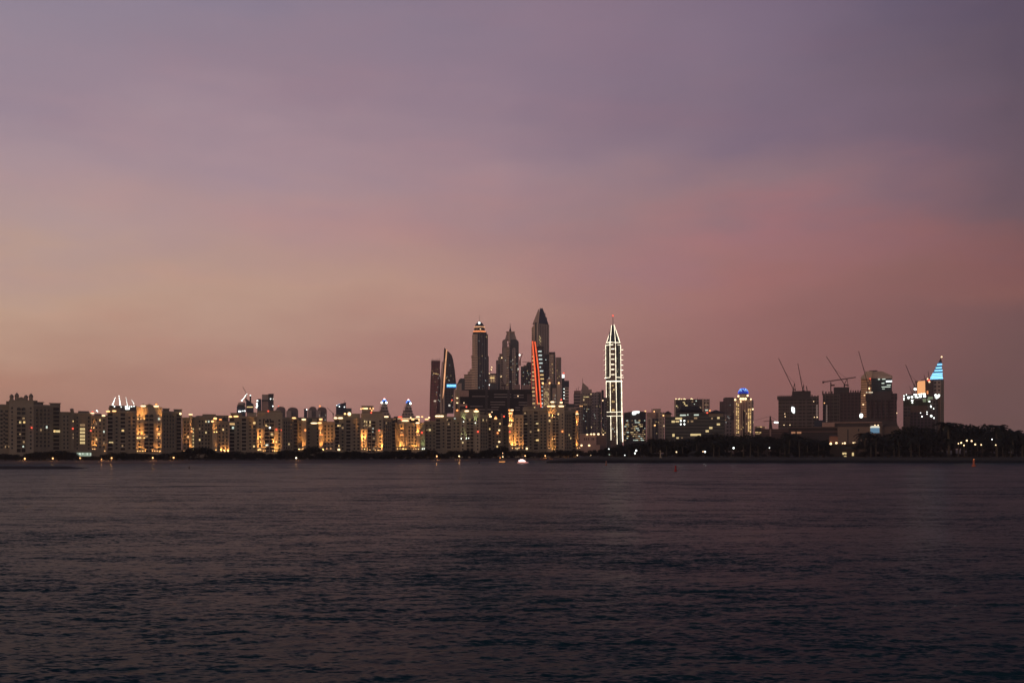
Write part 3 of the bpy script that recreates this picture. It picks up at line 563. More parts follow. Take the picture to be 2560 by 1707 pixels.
b = Bld('apartment_block', 'low apartment block beside a brightly lit slim turret, below the red striped tower', 'building', Dp(1265), 1265, GRP)
connector(b, 1228, 1255, 1047, [1234, 1243, 1250], .1, 5); connector(b, 1254, 1273, 1063, [1262], .03, 10); connector(b, 1272, 1309, 1036, [1283.5, 1293, 1302.5], .05, 2, wall=BEIGE2)
b.box('turret', BEIGE2, 1271.5, 1283, 1027, None, 0, 8); b.box('turret', TRIM, 1270, 1284.5, 1024, 1027, -1, 9); cupola(b, 1254.5, 1040, 1033, 5, BEIGE2, 6); b.box('turret', BEIGE, 1252.5, 1257, 1040, None, 4, 8)
for x, y, h, e in ((1274, 1059, 26, 1.7), (1279, 1059, 22, 1.7), (1274, 1104, 26, .9), (1281, 1120, 32, 2.), (1289, 1120, 24, 1.8), (1298, 1119, 20, 1.6), (1306.5, 1119, 20, 1.5)): uplight(b, x, y, h, WARM, e, 0 if x < 1283 else 2)
for x, y, w, m in ((1280, 1025, 5, LAMP_K), (1273.5, 1025, 4, LAMP_O), (1276, 1033, 6, LAMP_W), (1239, 1045.5, 5, LAMP_W), (1239, 1042, 2.6, LAMP_O), (1275, 1064, 6, LAMP_W), (1248, 1075, 3, LAMP_K), (1248, 1104, 3, LAMP_K)): lamp(b, x, y, m, w, 2, 'roof_lamp', -1.2 if x > 1270 else 3.8)
for x, y in ((1260, 1040.5), (1244, 1082), (1274.6, 1079)): lamp(b, x, y, LAMP_R if x > 1250 else LAMP_O, 2.6, 2.6, 'warning_lamp', -1.2 if x > 1270 else 3.8)
b.done()

b = Bld('apartment_block', 'rightmost beige apartment block on the beach with twin flame-like uplights', 'building', Dp(1375), 1372, GRP)
left_wing(b, 1307, 1368, 1022, .05); b.box('roof_block', BEIGE, 1307, 1321, 1017, 1023, 3, 14); b.box('roof_block', BEIGED, 1345, 1367, 1019, 1024, 5, 14); centre(b, 1368, 1411, 1017, 'flat', .06); right_wing(b, 1411, 1440, 1025, .05, blocks=True)
b.box('turret', BEIGE2, 1440, 1448, 1032, None, 18, 26); cupola(b, 1444, 1032, 1026, 6, BEIGE2, 21)
LWIN(b, [(1340, 1346, 1057, 1060, 'y'), (1344, 1348, 1073, 1077, 'w'), (1340, 1347, 1098, 1102, 'w'), (1394, 1398, 1033, 1038, 'w'), (1395, 1397, 1043, 1047, 'd'), (1372, 1376, 1049, 1054, 'w'), (1313, 1319, 1058, 1060, 'd')], -1.9)
for x, y, h, e in ((1380, 1043, 18, 1.8), (1385.5, 1042, 15, 1.4), (1381, 1097, 12, .8), (1386.5, 1096, 11, .7), (1380, 1123, 14, 1.7), (1386, 1123, 14, 1.7), (1372.5, 1120, 16, 1.2), (1373, 1040, 22, .8)): uplight(b, x, y, h, WARM, e, -1.5)
for x, y, h, e in ((1443.7, 1061, 18, 1.6), (1444.5, 1120, 22, 1.7), (1450, 1119, 8, 1.8)): uplight(b, x, y, h, WARM, e, 18)
for x, y, w, m in ((1372, 1015.5, 6, LAMP_W), (1382, 1015.5, 8, LAMP_K), (1403, 1015.5, 9, LAMP_K), (1381, 1005, 6.5, LAMP_K), (1403, 1006, 5, LAMP_K)): lamp(b, x, y, m, w, 2.2, 'roof_lamp', -2.4)
b.box('turret', BEIGE2, 1377, 1386, 1006, 1018, 2, 8); b.box('turret', BEIGE2, 1399, 1407, 1007, 1018, 2, 8)
lamp(b, 1403, 999, LAMP_R, 2.6, 2.8, 'warning_lamp', 1); lamp(b, 1406, 1078, LAMP_O, 2.6, 2.6, 'warning_lamp', -2.6); lamp(b, 1443.5, 1028.5, LAMP_O, 3.5, 3, 'warning_lamp', 17); lamp(b, 1443.5, 1033, LAMP_K, 5.5, 1.4, 'roof_lamp', 17); lamp(b, 1317, 1121, LAMP_K, 3, 3, 'lamp', -1); b.done()

# ------------------------------------------------------------------ skyline behind
FB = facade('beige_tower_front', (.58, .43, .31), (.10, .075, .065), 6.6, 7, .3, .3, .012)
FBL = facade('beige_tower_slats', (.62, .45, .32), (.17, .12, .095), 40, 7.2, 0, .28, .0)
FG = facade('dark_glass_tower', (.075, .068, .068), (.018, .018, .024), 7, 7, .16, .16, .02, (1, .9, .75), .8)
FG2 = facade('dark_glass_strips', (.13, .11, .105), (.025, .024, .034), 9, 60, .2, 0, .0)
FGR = facade('grey_tower_front', (.44, .345, .285), (.07, .06, .06), 6.5, 7, .22, .25, .015)
FGS = facade('grey_tower_slats', (.54, .41, .335), (.065, .052, .055), 50, 7, 0, .28, .0)
FMA = facade('maroon_tower_front', (.20, .075, .075), (.09, .045, .05), 7, 7.8, .25, .25, .02, (1, .8, .6), .6)
PALE = mat('pale_concrete', (.60, .46, .34), .85); PINKW = mat('pinkish_render', (.44, .285, .225), .85); HAZEB = mat('grey_beige_wall', (.46, .35, .28), .85)
NAVY = mat('navy_panel', (.03, .04, .065), .5)
ORANGE = emit('orange_neon', (1, .30, .10), 1.5); PEACH = emit('peach_strip', (1, .47, .22), 1.0); REDN = emit('red_neon', (1, .12, .03), 1.35); REDD = emit('dim_red_line', (.8, .06, .04), .35)
CREAM = emit('cream_neon', (1, .86, .62), 1.5); BLUEN = emit('blue_sign_light', (.03, .30, .75), 1.0); BLUEL = emit('pale_blue_light', (.28, .72, 1), 2.4); BLUES = emit('blue_panel_light', (.01, .13, .30), .8)
WHITE = emit('white_sign_light', (.92, 1, .98), 1.8); COOL = emit('cool_window_light', (.8, .95, .9), .9)
def uneven(m, lo, hi, scale):
    t = m.node_tree; b_ = t.nodes['Principled BSDF']; tc_ = t.nodes.new('ShaderNodeTexCoord'); no = t.nodes.new('ShaderNodeTexNoise'); no.inputs['Scale'].default_value = scale; no.inputs['Detail'].default_value = 3; t.links.new(tc_.outputs['Object'], no.inputs[0])
    mr_ = t.nodes.new('ShaderNodeMapRange'); mr_.inputs[1].default_value = .3; mr_.inputs[2].default_value = .7; mr_.inputs[3].default_value = lo; mr_.inputs[4].default_value = hi; t.links.new(no.outputs[0], mr_.inputs[0]); t.links.new(mr_.outputs[0], b_.inputs['Emission Strength'])
uneven(CREAM, 1.3, 3.4, .12); uneven(REDN, .8, 1.7, .05); uneven(PEACH, .55, 1.3, .04); uneven(BLUEN, .7, 1.3, .3)
def sprinkle(b, x0, x1, y0, y1, n, d=-.3, mats=None, w=1.3, h=1.5, seed=0):
    r = random.Random(seed + int(x0)); mats = mats or [WIN_W, WIN_Y, WIN_C, COOL, WIN_D]
    for _ in range(n):
        x, y = r.uniform(x0, x1 - w), r.uniform(y0, y1); b.win(x, x + w * r.uniform(.7, 1.3), y, y + h * r.uniform(.7, 1.1), r.choice(mats), d, 'window', 'lit window')
def slabs(b, part, m, x0, x1, y0, y1, step, d0=-1.2, d1=.2, th=.9):
    y = y0
    while y < y1: b.m(part, m).box(b.X(x0), b.X(x1), d0, d1, b.Z(y + th), b.Z(y)); y += step

# twisted tower
b = Bld('twisted_tower', 'dark maroon twisted high-rise with a ragged top, leftmost of the tall towers', 'skyscraper', 2700, 1089)
k = b.k; mbt = b.m('tower_body', FMA); nlev = 40; hw = 14 * k; prev = None; base = -.3; top = b.Z(901)
ring = []
for i in range(nlev + 1):
    a = R(20 + 75 * i / nlev); z = base + (top - base) * i / nlev; ring.append([(b.X(1089) + hw * 1.18 * math.cos(a + R(45 + 90 * j)) * .93, 20 + hw * 1.18 * math.sin(a + R(45 + 90 * j)), z) for j in range(4)])
vv = [p for r_ in ring for p in r_]; ff = [(i * 4 + j, i * 4 + (j + 1) % 4, (i + 1) * 4 + (j + 1) % 4, (i + 1) * 4 + j) for i in range(nlev) for j in range(4)] + [(0, 3, 2, 1), tuple(nlev * 4 + j for j in range(4))]
mbt.add(vv, ff)
for j in range(9): b.m('crown_frame', CONCD).box(b.X(1079 + j * 2.5), b.X(1079.9 + j * 2.5), 6, 8, top - 1, top + rnd.uniform(2, 6))
sprinkle(b, 1080, 1100, 912, 1020, 16, -4, w=1.2, h=1.2); LWIN(b, [(1083, 1086, 933, 934.4, 'w'), (1088, 1092, 933.5, 935, 'w'), (1094, 1096, 935, 936.4, 'w')], -5); b.done()

b = Bld('curved_tower', 'dark curved blade tower with a glowing orange edge and a blue sign', 'skyscraper', 2650, 1120)
pr = [(1108, 1032), (1108.5, 972), (1113, 915), (1117, 876), (1123, 880), (1129.5, 888), (1133, 900), (1137, 925), (1140, 955), (1141, 968), (1135, 974), (1134, 1032)]
b.poly('tower_body', FG, list(reversed(pr)), 0, 40)
b.poly('fin', CONCD, list(reversed([(1105, 1032), (1104.5, 970), (1107, 925), (1110.5, 869), (1116, 874), (1113, 915), (1108.5, 972), (1108.5, 1032)])), -3, 42)
b.poly('fin', PALE, list(reversed([(1099.5, 1032), (1101, 960), (1104.5, 905), (1107, 903), (1104.5, 960), (1104.5, 1032)])), -1, 40)
b.poly('lit_strip', PEACH, list(reversed([(1106.5, 998), (1108.3, 960), (1111.5, 915), (1115.5, 873), (1118.2, 875), (1115, 915), (1112, 960), (1111, 975)])), -4, -3.2)
b.poly('fin', PALE, list(reversed([(1107, 1032), (1107, 985), (1111.5, 976), (1111.5, 1032)])), -3.6, 0)
b.box('sign', BLUEN, 1116.5, 1140.5, 960, 968.5, -2, -1); slabs(b, 'sign_bars', BLUEL, 1117.5, 1139.5, 962, 967, 2.6, -2.6, -2, 1.3)
sprinkle(b, 1114, 1134, 910, 1020, 12, -.5, w=1.2, h=1.2); lamp(b, 1130, 1000, LAMP_R, 5, 5, 'warning_lamp'); b.done()

b = Bld('domed_skyscraper', 'tall dark and beige skyscraper with orange rings under its dome', 'skyscraper', 3000, 1201)
b.prism('tower_body', FBL, [(1179, 8), (1194, 0), (1194, 40), (1179, 40)], 889, None); b.prism('tower_body', FG2, [(1194, 0), (1222, 12), (1222, 46), (1194, 46)], 889, None)  # left concrete beige, right glass dark; warm sky light also in these tones
b.prism('tower_body', FB, [(1180.5, 9), (1193.5, 1), (1193.5, 40), (1180.5, 40)], 835, 889); b.prism('tower_body', FG2, [(1193.5, 1), (1220, 12), (1220, 46), (1193.5, 46)], 834, 889)
b.prism('crown', GLASSD, [(1182, 8), (1200, 2), (1217, 12), (1217, 40), (1182, 40)], 829, 835)
K = b.k
b.lathe('crown', GLASSD, 1198.5, 24, [(15.6 * K, 829), (15.6 * K, 826), (13.6 * K, 824), (13.6 * K, 817), (12 * K, 813), (9 * K, 807), (5 * K, 803.5), (1.5 * K, 802)], 20)
b.lathe('lit_band', ORANGE, 1198.5, 24, [(16.2 * K, 829.2), (16.2 * K, 825.8)], 20); b.lathe('lit_band', PEACH, 1198.5, 24, [(13.9 * K, 817.2), (13.9 * K, 814.4)], 20)
b.lathe('spire', STEEL, 1198.5, 24, [(.5 * K, 803), (.25 * K, 784)], 6); lamp(b, 1198, 806.5, LAMP_C, 8, 7, 'crown_lamp', 6); lamp(b, 1201, 822, LAMP_K, 5, 2.4, 'crown_lamp', 4)
b.box('pilaster', PALE, 1187, 1189, 835, None, 2, 6); b.box('pilaster', PALE, 1191.5, 1193.5, 835, None, .5, 4); slabs(b, 'floor_slab', PALE, 1177, 1195, 888, 893, 2.4, 3, 8)
b.prism('annex', FBL, [(1160, 14), (1179, 10), (1179, 40), (1160, 40)], 935, None); b.prism('annex', FB, [(1169, 13), (1179, 10), (1179, 40), (1169, 40)], 928, 935); b.box('annex', PALE, 1174, 1179, 922, 930, 12, 30)
sprinkle(b, 1196, 1219, 840, 985, 22, .3, w=1.1, h=1.2); b.done()

b = Bld('stub_tower', 'small floodlit beige tower top between the two tallest left towers', 'building', 2900, 1231)
b.box('tower_body', FBL, 1222, 1240, 936, 958, 0, 30); b.box('tower_body', GLASSD, 1223, 1242, 958, None, 3, 30); b.box('roof', CONCD, 1221, 1241, 933.5, 936, -1, 31)
for x0 in (1226.5, 1232.5): b.win(x0, x0 + 4, 938, 942.5, WIN_D, -.5); b.win(x0, x0 + 4, 947, 955, WIN_D, -.5)
b.win(1225, 1236, 943, 946, WIN_W, -.6, label='lit band'); lamp(b, 1229.5, 918, LAMP_K, 4, 4, 'roof_lamp'); lamp(b, 1228, 924, LAMP_K, 4, 4, 'roof_lamp'); b.bar('mast', STEEL, (1223.5, 934), (1230.5, 915), 1.6); lamp(b, 1223.5, 934, LAMP_K, 4, 4, 'roof_lamp'); lamp(b, 1223.5, 962, LAMP_C, 3, 3, 'roof_lamp'); b.done()

b = Bld('crowned_skyscraper', 'beige skyscraper with a flared crown and needle spire, between the domed and pointed towers', 'skyscraper', 3050, 1276); K = b.k
b.prism('tower_body', FBL, [(1255, 10), (1272.5, 0), (1272.5, 40), (1255, 40)], 868, None); b.prism('tower_body', FG, [(1272.5, 0), (1297, 12), (1297, 46), (1272.5, 46)], 858, None)  # beige left, dark right: material contrast with sky glow painted in
b.poly('crown', HAZEB, list(reversed([(1255.5, 870), (1255.5, 853), (1258, 849), (1262, 847.5), (1266, 849), (1268, 853), (1268, 870)])), 6, 38)
b.poly('crown', GLASSD, list(reversed([(1275, 880), (1275, 852), (1279, 848.5), (1286, 847.5), (1293, 849.5), (1296.8, 854), (1296.8, 880)])), 3, 40)
b.prism('crown', HAZEB, [(1262, 10), (1292, 10), (1292, 40), (1262, 40)], 829, 849, [(1267.5, 16), (1286, 16), (1286, 34), (1267.5, 34)])
b.prism('crown', PALE, [(1271, 6), (1274.5, 4), (1274.5, 30), (1271, 30)], 830, 856); b.box('crown', PALE, 1265.5, 1287, 827.2, 829, 12, 36)
b.lathe('spire', STEEL, 1275.5, 24, [(5 * K, 827.2), (2.6 * K, 825), (2.2 * K, 822), (1.0 * K, 817), (.35 * K, 806)], 8)
slabs(b, 'floor_slab', PALE, 1267, 1275.5, 859, 886, 3.8, -1.5, 1, 1.5); b.poly('arched_bay', FGR, list(reversed([(1280, 1000), (1280, 875), (1282, 870), (1285, 868.5), (1288, 870), (1290, 875), (1290, 1000)])), 1.5, 4)
b.poly('arched_bay', PALE, list(reversed([(1257, 1000), (1257, 875), (1259, 870), (1262, 868.5), (1265, 870), (1267, 875), (1267, 1000)])), 3.5, 6)
b.box('annex', FB, 1245, 1256, 891, None, 14, 40); b.box('annex', HAZEB, 1248, 1256, 883, 892, 16, 38); b.box('annex', FGR, 1240, 1246, 899, None, 18, 40); b.box('annex', GLASSD, 1245, 1250, 909, None, 12, 16)
lamp(b, 1254.5, 893.5, LAMP_K, 5, 4, 'roof_lamp', 10); lamp(b, 1252, 941, LAMP_K, 3, 3, 'roof_lamp', 8); sprinkle(b, 1274, 1298, 890, 975, 20, -.5, w=1.2, h=1.3); sprinkle(b, 1256, 1270, 890, 975, 4, 2, w=1.2, h=1.3)
b.done()

b = Bld('dark_office_tower', 'dark stepped tower with scattered lit windows left of the red striped tower', 'building', 2800, 1316)
b.box('tower_body', FG, 1302, 1312, 916, None, 0, 30); b.box('tower_body', FGR, 1309, 1319, 912, None, 8, 34); b.box('tower_body', FG, 1316, 1331, 908, None, -3, 30)
b.box('roof_block', CONCD, 1318, 1330, 905.5, 908, 0, 26); sprinkle(b, 1303, 1330, 918, 980, 22, -3.6, w=1.4, h=1.5); sprinkle(b, 1262, 1302, 935, 975, 0)
b.box('podium', PINKW, 1284, 1300, 961, None, -10, 10); b.box('podium', PINKW, 1304, 1326, 962, None, -10, 10); b.done()

b = Bld('pointed_skyscraper', 'tallest skyscraper of the skyline, ribbed body under a tapering pointed crown', 'skyscraper', 3100, 1351); K = b.k
RIB = facade('ribbed_tower', (.40, .31, .245), (.08, .062, .06), 7.5, 70, .26, 0, .0)
b.prism('tower_body', RIB, [(1341, 0), (1373, 9), (1373, 46), (1341, 46)], [807, 811, 811, 807], None); b.prism('tower_body', FB, [(1329, 12), (1341, 2), (1341, 46), (1329, 46)], [818, 806, 806, 818], None)
b.box('pilaster', GLASSD, 1337.5, 1341.5, 806, None, -1, 6); b.box('pilaster', PALE, 1341.5, 1346, 808, 870, -1.6, 3)
b.prism('crown', NAVY, [(1344, 4), (1371, 10), (1371, 40), (1344, 40)], 769, 808, [(1350, 18), (1357, 20), (1357, 28), (1350, 28)])
b.prism('crown', HAZEB, [(1331.5, 10), (1342.5, 6), (1342.5, 38), (1331.5, 38)], 771, 808, [(1346, 18), (1348.5, 18), (1348.5, 28), (1346, 28)])
b.prism('crown', PALE, [(1343, 1), (1346.5, 1), (1346.5, 12), (1343, 12)], 780, 808, [(1347, 10), (1349, 10), (1349, 20), (1347, 20)])
for x, y in ((1350.5, 767.5), (1355.5, 767.5), (1363, 780), (1367, 791)): b.box('fin', NAVY, x - .7, x + .7, y, y + 14, 18 if x < 1360 else 16, 24)
for i in range(9): b.win(1347.5 + (i % 3) * 1.5, 1349.5 + (i % 3) * 1.5, 840 + i * 2.6, 841.8 + i * 2.6, WIN_Y if i < 6 else WIN_D, -1.8, label='lit window')
b.done()

b = Bld('red_striped_tower', 'dark tower crossed by two bright red neon stripes leaning apart', 'skyscraper', 2550, 1352)
b.poly('tower_body', FGR, list(reversed([(1328, 1040), (1328.5, 866), (1331, 852), (1338, 852), (1345, 900), (1357, 1040)])), 0, 40)
b.prism('tower_body', FG, [(1338, 2), (1360, -2), (1360, 40), (1338, 40)], 866, None); b.prism('tower_body', FG, [(1360, -2), (1373.5, 4), (1373.5, 40), (1360, 40)], 885, None)
b.poly('lit_strip', REDN, list(reversed([(1329.5, 853), (1333, 853), (1339, 925), (1345, 1010), (1342.5, 1010), (1335.5, 925)])), -3.4, -2.6)
b.poly('lit_strip', REDN, list(reversed([(1335.5, 854), (1339, 854), (1347.5, 925), (1354.5, 1018), (1351, 1018), (1344.5, 925)])), -3.4, -2.6)
b.poly('lit_strip', REDD, list(reversed([(1328.2, 1018), (1328.4, 868), (1329.2, 868), (1330, 940), (1329.4, 1018)])), -1, -.4)
b.poly('fin', mat('deep_red_panel', (.10, .012, .01), .5), list(reversed([(1333, 856), (1335.8, 856), (1344.6, 925), (1351, 1010), (1345, 1010), (1339.2, 925)])), -2.4, -.2)
for i in range(15): y = 880.5 + i * 9.75; b.win(1330.2, 1334 + i * .28, y, y + 1.9, WIN_W if i % 4 else WIN_D, -1, 'balcony_light', 'lit balcony')
for i in range(8): y = 877 + i * 9.8; b.win(1345.5 + i * .8, (1354 if i != 4 else 1349) + i * .8, y, y + 2.9, COOL if i < 6 else WIN_W, -2.8, 'window', 'lit window')
for i in range(7): y = 956 + i * 10; b.win(1354, 1358, y, y + 2.4, COOL, -2.8, 'window', 'lit window')
b.win(1344, 1350.5, 1007.5, 1009.5, WIN_W, -3.6, 'window', 'lit window'); b.win(1361.5, 1366, 898.5, 900, COOL, -.6, label='lit window'); b.done()

b = Bld('beige_high_rise', 'beige high-rise with a dark roof cap just right of the red striped tower', 'building', 2900, 1380)
b.box('tower_body', FB, 1373, 1387.5, 884, None, 0, 34); b.box('roof', CONCD, 1372, 1388, 880, 885, -1, 34); b.box('pilaster', GLASSD, 1384.5, 1388.5, 886, None, -1.5, 2); sprinkle(b, 1374, 1383, 898, 950, 8, -.4, [WIN_W, WIN_D], 1.4, 1.6); b.done()
b = Bld('beige_high_rise', 'pale slim high-rise behind and right of the capped beige high-rise', 'building', 2950, 1396)
b.box('tower_body', HAZEB, 1389, 1403, 893, None, 0, 30); b.box('pilaster', FB, 1391, 1396, 896, None, -1.2, 1); sprinkle(b, 1392, 1400, 905, 950, 7, -1.5, [WIN_W, WIN_D], 1.3, 1.3); b.done()

b = Bld('beige_hotel', 'beige building with yellow lit windows and three bright roof lamps below the pale high-rises', 'building', 2300, 1380)
b.box('wall', FB, 1357, 1374, 957.5, None, 0, 30); b.box('wall', GLASSD, 1374, 1392, 960, None, 3, 30); b.box('wall', HAZEB, 1381, 1391, 970, None, -2, 10); b.box('wall', PALE, 1392, 1401, 958, None, 0, 30)
b.box('pilaster', PALE, 1358, 1360, 957, None, -1.4, .2); b.box('pilaster', PALE, 1373, 1375.5, 957, None, -1.4, .2); b.box('roof_block', PINKW, 1367, 1380, 946, 958, 8, 26)
for x, y, w in ((1357, 958, 6), (1374, 957.5, 5), (1397, 957.5, 5)): lamp(b, x, y, LAMP_W, w, w, 'roof_lamp', -3)
for yy in range(12):
    for xx in range(4):
        if rnd.random() < .62: b.win(1360.5 + xx * 3.1, 1362.6 + xx * 3.1, 972 + yy * 3.6, 973.8 + yy * 3.6, rnd.choice([WIN_Y, WIN_D, WIN_Y]), -.5, label='lit window')
sprinkle(b, 1383, 1400, 975, 1008, 7, -2.5, w=1.3, h=1.3); b.done()
b = Bld('lamp_topped_tower', 'dark tower with a dazzling white lantern and red beacon on top', 'building', 2400, 1412)
b.box('tower_body', GLASSD, 1403.5, 1411, 945, None, 0, 28); b.box('tower_body', NAVY, 1408, 1422.5, 951.5, 968, -1, 26); b.box('tower_body', FGS, 1411, 1422, 968, None, -1, 26)
b.box('lantern', WHITE, 1405, 1411, 935.5, 943.5, 4, 12); lamp(b, 1409, 932, LAMP_R, 6, 4, 'warning_lamp', 4)
for i in range(4): lamp(b, 1410, 972 + i * 8, LAMP_C, 2.5, 2.2, 'lamp', -2)
b.done()

b = Bld('grey_finned_tower', 'grey-beige tower with louvred floors and a sail-like roof fin', 'skyscraper', 2350, 1457)
b.prism('tower_body', FGS, [(1434, 5), (1453, 0), (1453, 40), (1434, 40)], 984, None); b.prism('tower_body', FGR, [(1453, 0), (1480, 6), (1480, 44), (1453, 44)], 984, None)
b.box('roof', PINKW, 1435, 1452, 976, 984, 6, 30); b.box('roof', HAZEB, 1453, 1479.5, 973, 984, 3, 30)
b.poly('fin', HAZEB, list(reversed([(1454, 974), (1455, 963), (1456.3, 954.5), (1462, 960), (1471, 968), (1472, 974)])), 8, 24)
b.bar('spire', STEEL, (1456.3, 955, 10), (1456.3, 945, 10), .8); b.bar('mast', STEEL, (1445, 976, 10), (1447, 966, 10), .8); b.bar('mast', STEEL, (1441, 976, 10), (1442, 969, 10), .8)
for i in range(2): b.box('pilaster', PALE, (1451, 1462)[i], (1453.5, 1463.5)[i], 984, None, -1.5, 0)
slabs(b, 'floor_slab', PALE, 1453, 1477, 987, 1014, 3.9, -.6, 2.4, 1.1); b.win(1459, 1472, 991, 993, WIN_Y, -1.4, label='lit floor'); b.win(1459, 1468, 1010, 1012, WIN_D, -1.4, label='lit floor')
for x, y in ((1450.5, 1015), (1455, 1015)): lamp(b, x, y, LAMP_W, 2.5, 2.5, 'lamp', -1.6)
b.box('fin', FG2, 1457, 1478, 1015, None, -2, 1); sprinkle(b, 1455, 1478, 1020, 1075, 12, -2.6, w=1.3, h=1.3); b.done()
b = Bld('grey_slab_tower', 'plain dark grey slab tower with one tall core, left of the white outlined tower', 'building', 2450, 1499)
b.box('tower_body', FGR, 1480, 1497, 981, None, 0, 30); b.box('tower_body', HAZEB, 1490, 1503, 979, None, 2, 32); b.box('core', GLASSD, 1497, 1502, 983, None, -1, 4); b.box('core', CONCD, 1503.5, 1509.5, 975, None, -2, 20); b.box('wall', FGR, 1509, 1521, 993, None, 3, 26)
lamp(b, 1507, 1001, LAMP_K, 4, 4, 'lamp', -3); sprinkle(b, 1482, 1518, 1010, 1075, 14, -2.5, w=1.3, h=1.2); b.done()

# the tower outlined in white light
b = Bld('outlined_tower', 'slender pointed tower outlined edge to edge in white light', 'skyscraper', 2200, 1534); K = b.k
body = facade('striped_glass_side', (.045, .05, .045), (.016, .022, .022), 4.6, 40, .14, 0, 0); mid = facade('brown_balcony_bay', (.16, .105, .085), (.03, .022, .022), 60, 3.6, 0, .28, 0)
def otier(y0, y1, xl, xa, xb_, xr, dd=14):
    b.prism('tower_body', body, [(xl, dd), (xa, 2), (xa, 50), (xl, 50)], y0, y1); b.prism('tower_body', mid, [(xa, 2), (xb_, 0), (xb_, 50), (xa, 50)], y0, y1); b.prism('tower_body', body, [(xb_, 0), (xr, 10), (xr, 50), (xb_, 50)], y0, y1)
otier(861, 946, 1514, 1525, 1539, 1551); otier(946, 953, 1516, 1525, 1539, 1552); otier(953, 1030, 1515.5, 1525.5, 1540.5, 1554.5); otier(1030, 1040, 1518, 1526, 1541.5, 1554); otier(1040, None, 1516.5, 1526.5, 1542, 1556.5)
b.prism('crown', GLASSD, [(1516, 14), (1525.5, 4), (1538.5, 3), (1550, 12), (1550, 46), (1516, 46)], 810, 857, [(1528.5, 24), (1530, 22), (1534.5, 22), (1536, 24), (1536, 30), (1528.5, 30)]); b.box('crown', CONCD, 1515, 1551, 857, 861, 3, 46)
b.bar('spire', STEEL, (1532.4, 812, 26), (1532.4, 787, 26), 1.6, .8); lamp(b, 1532.4, 785.5, LAMP_R, 5, 5, 'warning_lamp', 24)
def ln(x0, y0, x1, y1, d=-1., d2=None, w=1.05): b.new('lit_strip'); b.bar('lit_strip', CREAM, (x0, y0, d), (x1, y1, d if d2 is None else d2), w)
ln(1528.8, 810, 1525, 857, 20, 2); ln(1535.2, 809, 1538.7, 857, 20, 1); ln(1527, 822, 1515, 858, 22, 12); ln(1536.5, 812, 1550.5, 857, 22, 10)
ln(1515.5, 856, 1525, 855, 10, 1); ln(1525, 855, 1551, 856, 0, 8); ln(1513.5, 862, 1525, 861.5, 10, 0); ln(1525, 861.5, 1552, 861.5, -1, 7)
ln(1514, 862, 1514.3, 944, 11); ln(1524.8, 857, 1525.3, 943, -.5); ln(1538.8, 857, 1540, 953, -2); ln(1551.6, 861, 1552.5, 945, 7); ln(1552.5, 945, 1553.5, 953, 7)
ln(1511, 944.5, 1525, 943, 8, -1); ln(1540, 943, 1559, 943.5, -2, 6)
for y in (873.5, 886.5, 899, 912, 924.5, 937.5):
    ln(1509.5, y, 1514, y, 12, w=1.2); ln(1552.5, y, 1558, y, 8, w=1.2); b.box('lit_band', CREAM, 1528, 1535.8, y - 2.2, y - .3, -1.2, -.4); b.m('side_balcony', PALE).box(b.X(1510), b.X(1514.5), 10, 20, b.Z(y + 1.2), b.Z(y - .3))
ln(1515, 953, 1555.5, 953, -1.5, w=1.9); ln(1515.3, 953, 1515.8, 993, 8); ln(1525.4, 953, 1526.2, 1030, -.8); ln(1540, 953, 1542, 1040, -2.4); ln(1553.8, 953, 1555, 1040, 7, w=1.9)
ln(1517, 1030, 1556, 1029.5, -2.6); ln(1517, 1040, 1557, 1039.5, -2.6); ln(1526.8, 1040, 1527.6, 1100, -1); ln(1541.7, 1040, 1543, 1110, -2.8); ln(1555, 1040, 1556.8, 1104, 5, w=2.2)
for y in (963, 972, 974, 978, 1001, 1003, 1006, 1023, 1025): b.win(1529 + rnd.random() * 5, 1532 + rnd.random() * 5, y, y + 1.6, rnd.choice([WIN_W, WIN_Y]), -1, label='lit window')
sprinkle(b, 1529, 1539, 1050, 1090, 10, -1, w=1.4, h=1.3); sprinkle(b, 1542, 1551, 875, 940, 6, 1, w=1.2, h=1.4); sprinkle(b, 1518, 1524, 960, 1020, 4, 4, w=1.2, h=1.3); b.done()

b = Bld('glass_office', 'dark office block with many lit floors and a dazzling white roof sign', 'building', 2090, 1588)
b.prism('wall', GLASSD, [(1559, 8), (1575, 2), (1600, 0), (1615, 6), (1615, 40), (1559, 40)], [1031, 1029, 1028, 1029, 1029, 1031], None)
b.poly('sign', WHITE, list(reversed([(1580.5, 1036), (1579.8, 1031), (1582, 1028), (1590, 1027), (1598.5, 1027.3), (1599.5, 1030), (1597.5, 1032.5), (1592, 1033), (1588.5, 1036.5), (1583, 1037)])), -1.6, -.8)
for r_ in range(11):
    y = 1050 + r_ * 4.9; x = 1560.5
    while x < 1613:
        w_ = rnd.uniform(2, 8)
        if rnd.random() < .62: b.win(x, min(x + w_, 1613), y, y + 1.9, rnd.choice([WIN_Y, WIN_D, WIN_D, WIN_C]), -.3 if x > 1576 else 3, 'window', 'lit office floor')
        x += w_ + rnd.uniform(.6, 2)
lamp(b, 1613.5, 1027.5, LAMP_W, 4, 3, 'warning_lamp', 2); b.done()
b = Bld('arched_beige_tower', 'pinkish beige block with a tall arch outline between the two dark office blocks', 'building', 2200, 1638)
b.box('wall', PINKW, 1616, 1640, 1030, None, 4, 30); b.box('wall', HAZEB, 1631, 1652, 1021, None, 12, 40); b.box('wall', FB, 1645, 1661, 1030, None, 6, 30)
b.poly('arch', PALE, list(reversed([(1617, 1092), (1617, 1047), (1620, 1043.5), (1625, 1042.5), (1630, 1046), (1630, 1092), (1625.5, 1092), (1625.5, 1048), (1621.5, 1048), (1621.5, 1092)])), 1.5, 4)
